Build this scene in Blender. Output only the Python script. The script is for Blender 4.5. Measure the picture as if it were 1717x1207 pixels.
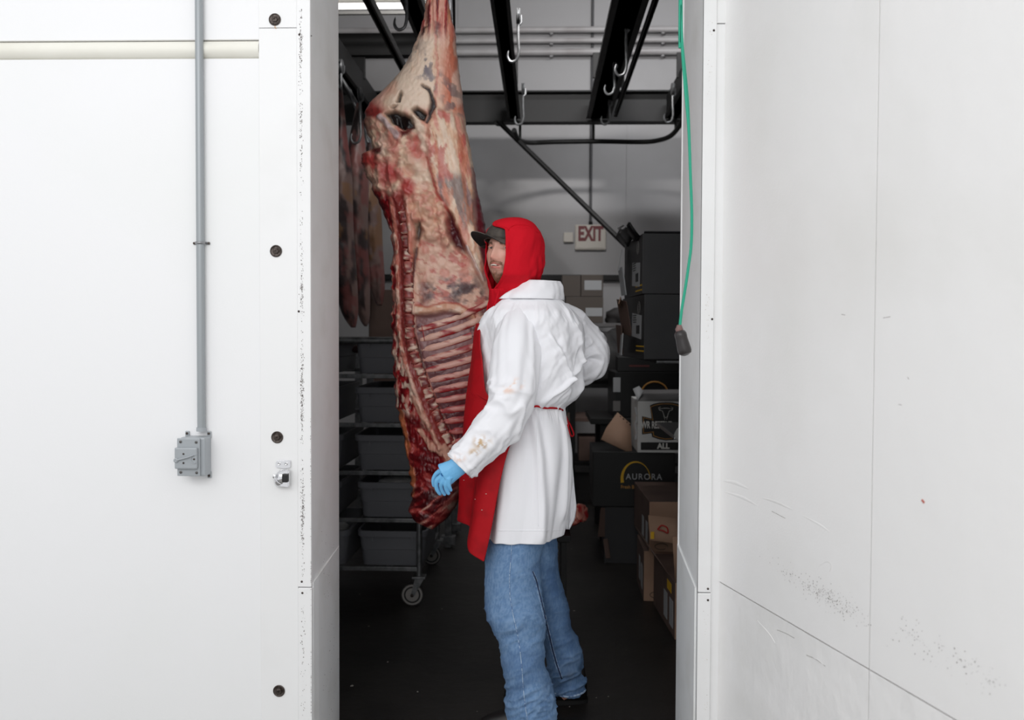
import bpy, bmesh, math, random
import numpy as np
from mathutils import Vector, Matrix
from mathutils.bvhtree import BVHTree

random.seed(7)
C = bpy.context.scene.collection
for o in list(bpy.data.objects):
    bpy.data.objects.remove(o)
R = math.radians

# ------------------------------------------------------------------ camera, sky, lights, exposure
F = 1500.0; CX = 858.5; CY = 603.5; H = 1.42
YAW = math.atan(46.5 / F); PITCH = math.atan(43.5 / F); ROLL = R(0.25)
ROT = Matrix.Rotation(YAW, 3, 'Z') @ Matrix.Rotation(R(90) - PITCH, 3, 'X') @ Matrix.Rotation(ROLL, 3, 'Z')
cam_data = bpy.data.cameras.new('camera'); cam = bpy.data.objects.new('camera', cam_data); C.objects.link(cam)
cam.matrix_world = Matrix.Translation((0, 0, H)) @ ROT.to_4x4()
cam_data.sensor_width = 36; cam_data.lens = F * 36 / 1717; cam_data.clip_start = 0.05
cam_data.dof.use_dof = True; cam_data.dof.focus_distance = 3.12; cam_data.dof.aperture_fstop = 3.2
bpy.context.scene.camera = cam
w = bpy.data.worlds.new('world'); bpy.context.scene.world = w; w.use_nodes = True
w.node_tree.nodes['Background'].inputs[0].default_value = (0.965, 0.98, 1.0, 1)
w.node_tree.nodes['Background'].inputs[1].default_value = 0.93
vs = bpy.context.scene.view_settings
vs.view_transform = 'Standard'; vs.look = 'None'; vs.gamma = 1; vs.use_curve_mapping = False; vs.exposure = 0.0

def area(name, loc, target, sx, sy, power, col=(1, 1, 1)):
    l = bpy.data.lights.new(name, 'AREA'); l.shape = 'RECTANGLE'; l.size = sx; l.size_y = sy; l.energy = power; l.color = col
    o = bpy.data.objects.new(name, l); C.objects.link(o); o.location = loc
    o.rotation_euler = (Vector(target) - Vector(loc)).to_track_quat('-Z', 'Y').to_euler()
    return o
area('hall_light', (-0.9, -1.6, 3.1), (-0.5, 2.8, 1.7), 3.0, 1.6, 47, (1, 0.99, 0.98))
area('hall_light', (-2.6, -0.6, 3.2), (1.1, 1.6, 1.4), 1.6, 1.0, 14, (1, 1, 1))
area('cooler_tube_light', (0.1, 5.2, 3.85), (0.1, 9.2, 2.9), 0.5, 0.1, 42, (1, 0.98, 0.97))
area('cooler_tube_light', (1.3, 6.6, 4.6), (1.0, 9.2, 2.6), 1.0, 0.12, 30, (0.97, 0.98, 1.0))

# ------------------------------------------------------------------ helpers
ROTN = np.array(ROT)
def at(px, py, Y):
    d = ROT @ Vector(((px - CX) / F, (CY - py) / F, -1))
    t = Y / d.y
    return Vector((d.x * t, Y, H + d.z * t))
def topx(co):
    """world points (n,3) -> reference coordinates used to place painted wear"""
    q = (np.asarray(co) - np.array([0, 0, H])) @ ROTN
    return CX + F * q[:, 0] / -q[:, 2], CY - F * q[:, 1] / -q[:, 2]
def rgb(r, g, b):
    f = lambda c: (c / 255) / 12.92 if c / 255 <= 0.04045 else ((c / 255 + 0.055) / 1.055) ** 2.4
    return (f(r), f(g), f(b))

def _h(ix, iy, iz, s):
    h = (ix * 374761393 + iy * 668265263 + iz * 1440662683 + s * 974634777) & 0xffffffff
    h = ((h ^ (h >> 13)) * 1274126177) & 0xffffffff
    h = ((h ^ (h >> 16)) * 2246822519) & 0xffffffff
    return ((h ^ (h >> 15)) & 0xffffff) / float(0xffffff)
def vnoise(p, seed=0):
    p = np.asarray(p, float); i = np.floor(p).astype(np.int64); f = p - i; u = f * f * (3 - 2 * f)
    r = 0
    for dx in (0, 1):
        for dy in (0, 1):
            for dz in (0, 1):
                wgt = (u[:, 0] if dx else 1 - u[:, 0]) * (u[:, 1] if dy else 1 - u[:, 1]) * (u[:, 2] if dz else 1 - u[:, 2])
                r = r + wgt * _h(i[:, 0] + dx, i[:, 1] + dy, i[:, 2] + dz, seed)
    return r
def fbm(p, oct=4, seed=0):
    p = np.asarray(p, float); a = 0.5; r = 0; t = 0
    for k in range(oct):
        r = r + a * vnoise(p * (2.03 ** k) + k * 7.3, seed + k); t += a; a *= 0.5
    return r / t
def n2(x, y, fx, fy, oct=3, seed=0):
    x, y = np.broadcast_arrays(x, y)
    return fbm(np.stack([np.ravel(x) * fx, np.ravel(y) * fy, np.zeros(np.size(x))], 1), oct, seed).reshape(np.shape(x))
def spl(xs, ys, q):
    xs = np.array(xs, float); ys = np.array(ys, float); q = np.asarray(q, float)
    d = np.diff(ys) / np.diff(xs); m = np.zeros_like(ys); m[0] = d[0]; m[-1] = d[-1]
    for k in range(1, len(ys) - 1):
        m[k] = 0 if d[k - 1] * d[k] <= 0 else 2 * d[k - 1] * d[k] / (d[k - 1] + d[k])
    k = np.clip(np.searchsorted(xs, q) - 1, 0, len(xs) - 2)
    h = xs[k + 1] - xs[k]; t = np.clip((q - xs[k]) / h, 0, 1)
    return (2*t**3-3*t**2+1)*ys[k] + (t**3-2*t**2+t)*h*m[k] + (-2*t**3+3*t**2)*ys[k+1] + (t**3-t**2)*h*m[k+1]

# ---- materials
MATS = {}
def mat(name, col, rough=0.5, metal=0.0, bump=None, var=None, spec=0.5, emit=None, coat=0.0):
    if name in MATS: return MATS[name]
    m = bpy.data.materials.new(name); m.use_nodes = True; nt = m.node_tree; b = nt.nodes['Principled BSDF']
    b.inputs['Base Color'].default_value = (*col, 1); b.inputs['Roughness'].default_value = rough
    b.inputs['Metallic'].default_value = metal; b.inputs['Specular IOR Level'].default_value = spec
    if coat: b.inputs['Coat Weight'].default_value = coat
    if emit: b.inputs['Emission Color'].default_value = (*emit[0], 1); b.inputs['Emission Strength'].default_value = emit[1]
    tc = nt.nodes.new('ShaderNodeTexCoord')
    if bump:      # list of (scale, strength, distance[, stretch])
        prev = None
        for q in bump:
            n = nt.nodes.new('ShaderNodeTexNoise'); n.inputs['Scale'].default_value = q[0]; n.inputs['Detail'].default_value = 3
            src = tc.outputs['Object']
            if len(q) > 3:
                mp = nt.nodes.new('ShaderNodeMapping'); mp.inputs['Scale'].default_value = q[3]
                nt.links.new(src, mp.inputs['Vector']); src = mp.outputs['Vector']
            nt.links.new(src, n.inputs['Vector'])
            bp = nt.nodes.new('ShaderNodeBump'); bp.inputs['Strength'].default_value = q[1]; bp.inputs['Distance'].default_value = q[2]
            nt.links.new(n.outputs['Fac'], bp.inputs['Height'])
            if prev: nt.links.new(prev.outputs['Normal'], bp.inputs['Normal'])
            prev = bp
        nt.links.new(prev.outputs['Normal'], b.inputs['Normal'])
    if var:       # (colour2, scale, low, high[, stretch]) patches of a second colour
        n = nt.nodes.new('ShaderNodeTexNoise'); n.inputs['Scale'].default_value = var[1]; n.inputs['Detail'].default_value = 6
        src = tc.outputs['Object']
        if len(var) > 4:
            mp = nt.nodes.new('ShaderNodeMapping'); mp.inputs['Scale'].default_value = var[4]
            nt.links.new(src, mp.inputs['Vector']); src = mp.outputs['Vector']
        nt.links.new(src, n.inputs['Vector'])
        r = nt.nodes.new('ShaderNodeValToRGB'); r.color_ramp.elements[0].position = var[2]; r.color_ramp.elements[1].position = var[3]
        r.color_ramp.elements[0].color = (*col, 1); r.color_ramp.elements[1].color = (*var[0], 1)
        nt.links.new(n.outputs['Fac'], r.inputs['Fac']); nt.links.new(r.outputs['Color'], b.inputs['Base Color'])
    MATS[name] = m; return m
def vmat(name, rough=0.6, bump=None, sss=0.0, spec=0.5, rough_var=None):
    m = mat(name, (0.5, 0.5, 0.5), rough, 0, bump, None, spec); nt = m.node_tree; b = nt.nodes['Principled BSDF']
    a = nt.nodes.new('ShaderNodeAttribute'); a.attribute_name = 'Col'; nt.links.new(a.outputs['Color'], b.inputs['Base Color'])
    if sss: b.inputs['Subsurface Weight'].default_value = sss; b.inputs['Subsurface Scale'].default_value = 0.006; b.inputs['Subsurface Radius'].default_value = (1, .4, .3)
    return m

# ---- object linking
def link(name, me, m=None, parent=None, smooth=True):
    o = bpy.data.objects.new(name, me); C.objects.link(o)
    if m is not None and not me.materials: me.materials.append(m)
    if parent is not None: o.parent = parent
    if smooth and len(me.polygons): me.polygons.foreach_set('use_smooth', np.ones(len(me.polygons), bool))
    me.update(); return o
def tag(o, label, cat, group=None, kind=None):
    o['label'] = label; o['category'] = cat
    if group: o['group'] = group
    if kind: o['kind'] = kind
    return o
def thing(name, label, cat, loc=(0, 0, 0), rz=0, group=None):
    o = bpy.data.objects.new(name, None); C.objects.link(o); o.location = loc; o.rotation_euler = (0, 0, rz)
    o.empty_display_size = 0.1
    return tag(o, label, cat, group)
def copy_tree(o, loc=None, rz=None, label=None):
    def cp(a, p):
        c = a.copy(); C.objects.link(c); c.parent = p
        for ch in list(a.children): cp(ch, c)
        return c
    c = cp(o, o.parent)
    if loc is not None: c.location = loc
    if rz is not None: c.rotation_euler = (0, 0, rz)
    if label: c['label'] = label
    return c
def mesh(name, V, Fc):
    me = bpy.data.meshes.new(name); me.from_pydata([tuple(map(float, v)) for v in V], [], [tuple(map(int, f)) for f in Fc]); me.update(); return me
def loc_of(parent): return Vector(parent.location) if parent is not None else Vector((0, 0, 0))
def wmesh(name, V, Fc, m, parent=None, smooth=True):
    """mesh given in world coordinates; parents must be unrotated"""
    p = parent; off = Vector((0, 0, 0))
    while p is not None: off += Vector(p.location); p = p.parent
    V = np.asarray(V, float) - np.array(off)
    return link(name, mesh(name, V, Fc), m, parent, smooth)
def bm_obj(name, bm, m, parent=None, smooth=False):
    me = bpy.data.meshes.new(name); bm.to_mesh(me); bm.free(); return link(name, me, m, parent, smooth)
def box(name, size, loc, m, parent=None, bev=0.003, rot=(0, 0, 0), seg=2):
    bm = bmesh.new(); bmesh.ops.create_cube(bm, size=1); bmesh.ops.scale(bm, vec=size, verts=bm.verts)
    if bev: bmesh.ops.bevel(bm, geom=list(bm.edges), offset=min(bev, min(size) * 0.45), segments=seg, affect='EDGES', profile=0.6)
    from mathutils import Euler
    M = Matrix.Translation(loc) @ Euler(rot).to_matrix().to_4x4(); bm.transform(M)
    return bm_obj(name, bm, m, parent, False)
def tube_vf(path, rad, seg=12, cap=True, flat=1.0, up=(0, 0, 1)):
    P = [Vector(p) for p in path]; n = len(P)
    rad = [rad] * n if isinstance(rad, (int, float)) else rad
    V = []; Fc = []; u = None
    for k in range(n):
        t = (P[min(k + 1, n - 1)] - P[max(k - 1, 0)]).normalized()
        if u is None:
            a = Vector(up); 
            if abs(a.dot(t)) > 0.95: a = Vector((1, 0, 0))
            u = (a - t * a.dot(t)).normalized()
        else: u = (u - t * u.dot(t)).normalized()
        v = t.cross(u)
        for j in range(seg):
            an = 2 * math.pi * j / seg; V.append(P[k] + (u * math.cos(an) + v * math.sin(an) * flat) * rad[k])
    for k in range(n - 1):
        for j in range(seg):
            a = k * seg + j; b = k * seg + (j + 1) % seg; Fc.append((a, b, b + seg, a + seg))
    if cap: Fc.append(tuple(range(seg - 1, -1, -1))); Fc.append(tuple((n - 1) * seg + j for j in range(seg)))
    return V, Fc
def tube(name, path, rad, m, parent=None, seg=12, flat=1.0, up=(0, 0, 1)):
    V, Fc = tube_vf(path, rad, seg, True, flat, up); o = link(name, mesh(name, V, Fc), m, parent); sharp(o); return o
def smooth_path(pts, n=8):
    P = np.array([list(p) for p in pts], float); t = np.arange(len(P)); q = np.linspace(0, len(P) - 1, (len(P) - 1) * n + 1)
    out = []
    for x in q:
        k = min(int(x), len(P) - 2); f = x - k
        p0 = P[max(k - 1, 0)]; p1 = P[k]; p2 = P[k + 1]; p3 = P[min(k + 2, len(P) - 1)]
        out.append(Vector(0.5 * ((2*p1) + (-p0+p2)*f + (2*p0-5*p1+4*p2-p3)*f*f + (-p0+3*p1-3*p2+p3)*f**3)))
    return out
def sharp(o, ang=40):
    me = o.data
    if hasattr(me, 'set_sharp_from_angle'): me.set_sharp_from_angle(angle=R(ang))
    return o
def lathe(name, prof, m, parent=None, seg=24, loc=(0, 0, 0), axis='Z'):
    V = []; Fc = []; n = len(prof)
    for r, z in prof:
        for j in range(seg):
            a = 2 * math.pi * j / seg; x, y = r * math.cos(a), r * math.sin(a)
            V.append({'Z': (x, y, z), 'Y': (x, z, y), 'X': (z, x, y)}[axis])
    for k in range(n - 1):
        for j in range(seg):
            a = k * seg + j; b = k * seg + (j + 1) % seg; Fc.append((a, b, b + seg, a + seg))
    Fc.append(tuple(range(seg))[::-1]); Fc.append(tuple((n - 1) * seg + j for j in range(seg)))
    V = [Vector(v) + Vector(loc) for v in V]
    o = link(name, mesh(name, V, Fc), m, parent); sharp(o); return o
def prism(name, pts, d0, d1, m, parent=None, plane='XZ', bev=0.0):
    """outline pts in a plane extruded between d0 and d1 along the third axis"""
    bm = bmesh.new(); f = lambda a, b, d: {'XZ': (a, d, b), 'XY': (a, b, d), 'YZ': (d, a, b)}[plane]
    A = [bm.verts.new(f(a, b, d0)) for a, b in pts]; B = [bm.verts.new(f(a, b, d1)) for a, b in pts]
    bm.faces.new(A); bm.faces.new(B[::-1]); n = len(pts)
    for k in range(n): bm.faces.new((A[k], B[k], B[(k + 1) % n], A[(k + 1) % n]))
    bmesh.ops.recalc_face_normals(bm, faces=bm.faces)
    if bev: bmesh.ops.bevel(bm, geom=list(bm.edges), offset=bev, segments=2, affect='EDGES')
    return bm_obj(name, bm, m, parent)
def grid(P, close_v=False, cap0=False, cap1=False):
    nu, nv = P.shape[:2]; V = P.reshape(-1, 3).tolist(); Fc = []
    for i in range(nu - 1):
        for j in range(nv if close_v else nv - 1):
            a = i * nv + j; b = i * nv + (j + 1) % nv; Fc.append((a, b, b + nv, a + nv))
    if cap0: Fc.append(tuple(range(nv))[::-1])
    if cap1: Fc.append(tuple((nu - 1) * nv + j for j in range(nv)))
    return V, Fc
def colour(o, cols):
    me = o.data; a = me.color_attributes.new('Col', 'FLOAT_COLOR', 'POINT')
    c = np.ones((len(me.vertices), 4), np.float32); c[:, :3] = cols; a.data.foreach_set('color', c.ravel()); return o
def vco(o, world=True):
    me = o.data; a = np.empty(len(me.vertices) * 3, np.float32); me.vertices.foreach_get('co', a); a = a.reshape(-1, 3).astype(float)
    if world:
        p = o
        off = Vector((0, 0, 0))
        while p is not None: off += Vector(p.location); p = p.parent
        a = a + np.array(off)
    return a
def vno(o):
    me = o.data; a = np.empty(len(me.vertices) * 3, np.float32); me.vertices.foreach_get('normal', a); return a.reshape(-1, 3).astype(float)
def displace(o, amt):
    co = vco(o, False) + vno(o) * np.asarray(amt)[:, None]; o.data.vertices.foreach_set('co', co.astype(np.float32).ravel()); o.data.update()
def apply_mods(o):
    dg = bpy.context.evaluated_depsgraph_get(); dg.update(); ev = o.evaluated_get(dg)
    me = bpy.data.meshes.new_from_object(ev); o.modifiers.clear(); old = o.data; o.data = me; me.name = o.name
    me.polygons.foreach_set('use_smooth', np.ones(len(me.polygons), bool)); me.update(); return o
def remesh(o, vox, smooth=4, fac=0.5):
    m = o.modifiers.new('r', 'REMESH'); m.mode = 'VOXEL'; m.voxel_size = vox
    if smooth: s = o.modifiers.new('s', 'SMOOTH'); s.iterations = smooth; s.factor = fac
    return apply_mods(o)
def merge(parts):
    V = []; Fc = []
    for v, f in parts:
        k = len(V); V += [tuple(x) for x in v]; Fc += [tuple(i + k for i in q) for q in f]
    return V, Fc
def ell_vf(c, r, seg=24, rot=None):
    V = []; Fc = []
    for i in range(seg // 2 + 1):
        th = math.pi * i / (seg // 2)
        for j in range(seg):
            ph = 2 * math.pi * j / seg
            p = Vector((r[0] * math.sin(th) * math.cos(ph), r[1] * math.sin(th) * math.sin(ph), r[2] * math.cos(th)))
            if rot: p = rot @ p
            V.append(p + Vector(c))
    for i in range(seg // 2):
        for j in range(seg):
            a = i * seg + j; b = i * seg + (j + 1) % seg; Fc.append((a, b, b + seg, a + seg))
    return V, Fc
def text(name, s, size, m, parent, loc, rot=(R(90), 0, 0), ext=0.0006, align='CENTER', sx=1.0, bold=0.0, space=1.0):
    cu = bpy.data.curves.new(name, 'FONT'); cu.body = s; cu.size = size; cu.extrude = ext; cu.align_x = align; cu.align_y = 'CENTER'
    cu.offset = bold; cu.space_character = space
    t = bpy.data.objects.new(name, cu); C.objects.link(t); dg = bpy.context.evaluated_depsgraph_get(); dg.update()
    me = bpy.data.meshes.new_from_object(t.evaluated_get(dg)); bpy.data.objects.remove(t)
    from mathutils import Euler
    me.transform(Matrix.Translation(loc) @ Euler(rot).to_matrix().to_4x4() @ Matrix.Diagonal((sx, 1, 1, 1)))
    return link(name, me, m, parent, False)
def struct(o, kind='structure'): o['kind'] = kind; return o

# ------------------------------------------------------------------ materials
M_wall = mat('white_wall_panel', rgb(244, 244, 245), 0.5, 0, [(170, 0.25, 0.0008), (1.3, 0.05, 0.02)], (rgb(240, 241, 240), 1.2, 0.45, 0.75))
M_wallr = mat('pebbled_white_panel', rgb(244, 243, 242), 0.42, 0, [(150, 0.35, 0.0012), (7, 0.22, 0.012)], (rgb(234, 233, 230), 1.6, 0.5, 0.8))
M_dent = mat('dented_white_panel', rgb(242, 241, 240), 0.42, 0, [(150, 0.3, 0.001), (9, 0.6, 0.012, (1, 1, 0.8)), (22, 0.25, 0.006)], (rgb(222, 221, 217), 2.0, 0.5, 0.8))
M_frame = mat('painted_door_frame', rgb(243, 243, 243), 0.45, 0, [(60, 0.08, 0.001)], (rgb(236, 236, 235), 3, 0.5, 0.8))
M_reveal = mat('painted_steel_reveal', rgb(236, 237, 237), 0.5, 0, [(40, 0.1, 0.001), (5, 0.12, 0.01)], (rgb(224, 224, 222), 6, 0.5, 0.8))
M_cream = mat('cream_moulding', rgb(240, 238, 228), 0.5, 0, [(30, 0.05, 0.001)], (rgb(230, 227, 215), 4, 0.5, 0.8))
M_dark = mat('black_gap', rgb(40, 34, 30), 0.9)
M_chip = mat('chipped_paint', rgb(120, 112, 108), 0.8)
M_cool = mat('cooler_wall_panel', rgb(176, 175, 176), 0.5, 0, [(20, 0.08, 0.002)], (rgb(160, 158, 158), 0.8, 0.45, 0.7))
M_coolf = mat('dark_wet_concrete', rgb(36, 33, 31), 0.5, 0, [(14, 0.25, 0.01), (90, 0.2, 0.002)], (rgb(24, 22, 21), 2.5, 0.4, 0.7))
M_outf = mat('hall_concrete', rgb(150, 148, 144), 0.6, 0, [(20, 0.1, 0.004)], (rgb(128, 126, 122), 2, 0.4, 0.7))
M_steel = mat('brushed_grey_metal', rgb(150, 151, 153), 0.35, 1.0, [(80, 0.05, 0.001)])
M_galv = mat('galvanised_pipe', rgb(140, 141, 142), 0.45, 0.8, [(60, 0.1, 0.001)], (rgb(105, 106, 108), 25, 0.4, 0.7))
M_chrome = mat('chrome', rgb(222, 222, 224), 0.08, 1.0)
M_black = mat('black_steel', rgb(13, 12, 12), 0.6, 0.0, [(30, 0.15, 0.003)])
M_bolt = mat('tarnished_bolt', rgb(88, 80, 76), 0.4, 0.7, [(200, 0.5, 0.001)], (rgb(58, 50, 46), 120, 0.4, 0.6))
M_conduit = mat('grey_conduit', rgb(158, 163, 166), 0.4, 0.3)
M_switch = mat('cast_grey_enamel', rgb(166, 171, 175), 0.4, 0.1, [(200, 0.05, 0.0005)])
M_scr = mat('small_screw', rgb(100, 98, 96), 0.3, 0.9)
M_rust = mat('rust_stain', rgb(214, 160, 90), 0.8)

# ------------------------------------------------------------------ setting: doorway and hall walls
D1 = 2.80; D2 = 3.18
xL = at(523, 600, D1).x; xR = at(1173, 600, D1).x
xLb = at(566, 600, D2).x; xRb = at(1141, 600, D2).x
WX0 = -2.4; ZT = 3.6
xf0 = at(437, 600, D1).x; xs0 = at(500, 600, D1).x; xc = at(1207, 600, D1).x
# left wall: backing, then panels and cream moulding
wl = struct(box('wall_left', (xs0 - WX0, D2 - D1 - 0.02, 5.2), ((xs0 + WX0) / 2, (D1 + 0.02 + D2) / 2, 2.6), M_dark, bev=0))
zt1 = at(200, 98, D1).z; zt0 = at(200, 68, D1).z
def wpanel(x0, x1, z0, z1, m, parent, y=D1, t=0.02, name='panel'):
    return box(name, (x1 - x0, t, z1 - z0), ((x0 + x1) / 2 - loc_of(parent).x, y + t / 2 - loc_of(parent).y, (z0 + z1) / 2 - loc_of(parent).z), m, parent, bev=0.0012, seg=1)
wpanel(WX0, xf0 - 0.001, 0, zt1 - 0.002, M_wall, wl)
wpanel(WX0, xf0 - 0.001, zt0 + 0.001, 5.2, M_wall, wl)
pts = [(D1 - 0.004, zt1), (D1 - 0.004, zt0)]
prof = [(D1 + 0.012 - 0.022 * math.sin(math.pi * k / 12) ** 0.6, zt1 + (zt0 - zt1) * k / 12) for k in range(13)] + [(D1 + 0.03, zt0), (D1 + 0.03, zt1)]
o = prism('moulding', [(a, b) for a, b in prof], WX0, xf0 - 0.001, M_cream, wl, 'YZ')
# door frame plate with upper seam
zs = at(468, 48, D1).z; zb = at(510, 983, D1).z
fr = struct(box('trim_1', (xs0 - xf0, 0.016, zs - 0.001), ((xs0 + xf0) / 2, D1 + 0.001, (zs - 0.001) / 2), M_frame, bev=0.001, seg=1))
box('panel', (xs0 - xf0, 0.016, 5.2 - zs - 0.001), ((xs0 + xf0) / 2, D1 + 0.001, (5.2 + zs + 0.001) / 2), M_frame, fr, bev=0.001, seg=1)
# corner angle: front leg + reveal leg, split at zb
ct = struct(box('trim_2', (xL - xs0 - 0.001, 0.022, 5.2 - zb), ((xL + xs0) / 2, D1, (5.2 + zb) / 2 + 0.001), M_frame, bev=0.0015, seg=1))
box('panel', (xL - xs0, 0.026, zb - 0.002), ((xL + xs0) / 2 + 0.001, D1, zb / 2 - 0.001), M_frame, ct, bev=0.002, seg=1)
rv = struct(box('door_frame_left', (0.03, D2 - D1 - 0.01, 5.2), (xL - 0.016, (D1 + D2) / 2 + 0.005, 2.6), M_reveal, bev=0.001, seg=1))
rv.name = 'trim_3'
# reveal is slightly splayed: a wedge to the inner edge
V = [(xL - 0.01, D1 + 0.011, 0), (xL - 0.01, D1 + 0.011, 5.2), (xLb, D2, 5.2), (xLb, D2, 0), (xL - 0.03, D2, 0), (xL - 0.03, D2, 5.2)]
wmesh('reveal_sheet', V, [(0, 3, 2, 1), (3, 4, 5, 2), (0, 4, 3), (1, 2, 5)], M_reveal, rv, False)
# inner edge bead and kick plate
box('edge_bead', (0.012, 0.01, 5.2), (xLb - 0.002, D2 + 0.001, 2.6), M_reveal, rv, bev=0.003)
zk0 = at(523, 975, D1 + 0.02).z; zk1 = at(565, 930, D2 - 0.02).z
def lerp(a, b, t): return a + (b - a) * t
kx0 = xL; kx1 = xLb
V = [(kx0 + 0.002, D1 + 0.008, 0), (kx0 + 0.006, D1 + 0.06, 0), (kx1 + 0.006, D2 - 0.004, 0), (kx0 + 0.002, D1 + 0.008, zk0), (kx0 + 0.006, D1 + 0.06, zk0 + 0.01), (kx1 + 0.006, D2 - 0.004, zk0 + 0.03),
     (kx0 - 0.006, D1 + 0.008, 0), (kx1 - 0.006, D2 - 0.004, 0), (kx0 - 0.006, D1 + 0.008, zk0), (kx1 - 0.006, D2 - 0.004, zk0 + 0.03)]
wmesh('kick_plate', V, [(0, 1, 4, 3), (1, 2, 5, 4), (3, 4, 8), (4, 5, 9, 8), (2, 7, 9, 5), (0, 3, 8, 6)], M_reveal, rv, False)
# right side of the doorway
xm = at(1191, 990, D1).x
rr = struct(box('trim_4', (0.10, D2 - D1 - 0.012, 5.2), (xR + 0.054, (D1 + D2) / 2 + 0.006, 2.6), M_reveal, bev=0.001, seg=1))
V = [(xR - 0.0015, D1 - 0.0105, 0), (xR - 0.0015, D1 - 0.0105, 5.2), (xRb, D2, 5.2), (xRb, D2, 0), (xR + 0.02, D2, 0), (xR + 0.02, D2, 5.2)]
wmesh('reveal_sheet', V, [(0, 1, 2, 3), (3, 2, 5, 4), (0, 3, 4), (1, 5, 2)], M_reveal, rr, False)
box('edge_bead', (0.012, 0.01, 5.2), (xRb + 0.002, D2 + 0.001, 2.6), M_reveal, rr, bev=0.003)
V = [(xR - 0.006, D1 + 0.01, 0), (xRb - 0.006, D2 - 0.004, 0), (xR - 0.006, D1 + 0.01, zb + 0.01), (xRb - 0.006, D2 - 0.004, zb + 0.06), (xR, D1 + 0.01, 0), (xRb, D2 - 0.004, 0), (xR, D1 + 0.01, zb + 0.01), (xRb, D2 - 0.004, zb + 0.06)]
wmesh('kick_plate', V, [(0, 2, 3, 1), (2, 6, 7, 3), (1, 3, 7, 5), (0, 4, 6, 2)], M_reveal, rr, False)
ct2 = struct(box('trim_5', (xm - xR - 0.001, 0.022, 5.2 - zb), ((xm + xR) / 2, D1, (5.2 + zb) / 2 + 0.001), M_frame, bev=0.0015, seg=1))
box('panel', (xm - xR, 0.026, zb - 0.002), ((xm + xR) / 2, D1, zb / 2 - 0.001), M_frame, ct2, bev=0.002, seg=1)
zu = at(1210, 40, D1).z
st = struct(box('trim_6', (xc + 0.02 - xm, 0.012, zu - 0.001), ((xc + 0.02 + xm) / 2, D1 + 0.004, (zu - 0.001) / 2), M_frame, bev=0.001, seg=1))
box('panel', (xc + 0.02 - xm, 0.012, 5.2 - zu - 0.001), ((xc + 0.02 + xm) / 2, D1 + 0.001, (5.2 + zu + 0.001) / 2), M_frame, st, bev=0.001, seg=1)

# lintel over the opening (above the frame)
struct(box('wall_lintel', (xR - xL + 0.3, D2 - D1 - 0.03, 1.6), ((xR + xL) / 2, (D1 + D2) / 2, 4.4), M_wall, bev=0)).name = 'wall_front'

# right wall, swinging toward the camera: 2 x 2 panels over a dark backing
dv = (ROT @ Vector(((494 - CX) / F, (CY - 560) / F, -1))); dv.z = 0; dv.normalize()
wd = -dv                                   # direction along the wall away from the corner
wn = Vector((wd.y, -wd.x, 0)); 
if wn.x > 0: wn = -wn
corner = Vector((xc + 0.004, D1, 0))
def on_wall(px, py):
    d = ROT @ Vector(((px - CX) / F, (CY - py) / F, -1)); o0 = Vector((0, 0, H))
    t = (corner - o0).dot(wn) / d.dot(wn); return o0 + d * t
def wcoord(px, py):
    p = on_wall(px, py); return (p - corner).dot(wd), p.z
s1 = wcoord(1466, 560)[0]; zh = (wcoord(1207, 977)[1] + wcoord(1450, 1117)[1]) / 2
ang = math.atan2(wd.y, wd.x)
wr = bpy.data.objects.new('wall_right', bpy.data.meshes.new('wall_right')); C.objects.link(wr); wr['kind'] = 'structure'
bm = bmesh.new(); bmesh.ops.create_cube(bm, size=1); bmesh.ops.scale(bm, vec=(3.2, 0.1, 5.2), verts=bm.verts)
side = 1 if (Matrix.Rotation(ang, 3, 'Z') @ Vector((0, 1, 0))).dot(wn) < 0 else -1    # local +y*side points into the wall
bmesh.ops.translate(bm, vec=(1.6, side * 0.062, 2.6), verts=bm.verts); bm.to_mesh(wr.data); bm.free(); wr.data.materials.append(M_dark)
wr.location = corner; wr.rotation_euler = (0, 0, ang)
g = 0.0018
for (a, b) in ((0, s1 - g), (s1 + g, s1 * 2 + 0.35), (s1 * 2 + 0.353, 3.2)):
    box('panel', (b - a, 0.012, zh - g), ((a + b) / 2, side * 0.006, (zh - g) / 2), M_dent, wr, bev=0.0005, seg=1)
    box('panel', (b - a, 0.012, 5.2 - zh - g), ((a + b) / 2, side * 0.006, (5.2 + zh + g) / 2), M_wallr, wr, bev=0.0005, seg=1)
# shallow buckles where carts have hit the lower panels
def wall_path(pts, off=0.001):
    out = []
    for px, py in pts:
        s, z = wcoord(px, py); out.append(Vector((s, -side * off, z)))
    return out
for pts, r in (([(1212, 806), (1232, 809), (1256, 820)], 0.006), ([(1214, 824), (1245, 834), (1270, 848)], 0.005), ([(1278, 835), (1300, 841), (1330, 855)], 0.004), ([(1345, 864), (1375, 880), (1392, 893)], 0.003),
               ([(1372, 950), (1386, 942), (1394, 948), (1390, 960)], 0.002), ([(1270, 1040), (1290, 1062), (1300, 1078)], 0.0015), ([(1352, 1100), (1370, 1106), (1384, 1118)], 0.002)):
    pp = smooth_path(wall_path(pts, 0.0), 5)
    tube('dent_ridge', pp, [0.0008 + (r - 0.0008) * math.sin(math.pi * k / (len(pp) - 1)) for k in range(len(pp))], M_dent, wr, 8, flat=0.22, up=wn)
for pts in ([(1303, 1056), (1318, 1062), (1332, 1070)], [(1352, 1098), (1366, 1104), (1384, 1117)], [(1411, 527), (1417, 528)], [(1481, 533), (1493, 531)], [(1522, 632), (1524, 636)], [(1507, 678), (1512, 679)], [(1294, 857), (1317, 869)]):
    tube('scratch', smooth_path(wall_path(pts, 0.0001), 3), 0.0005, M_chip, wr, 5)
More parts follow.
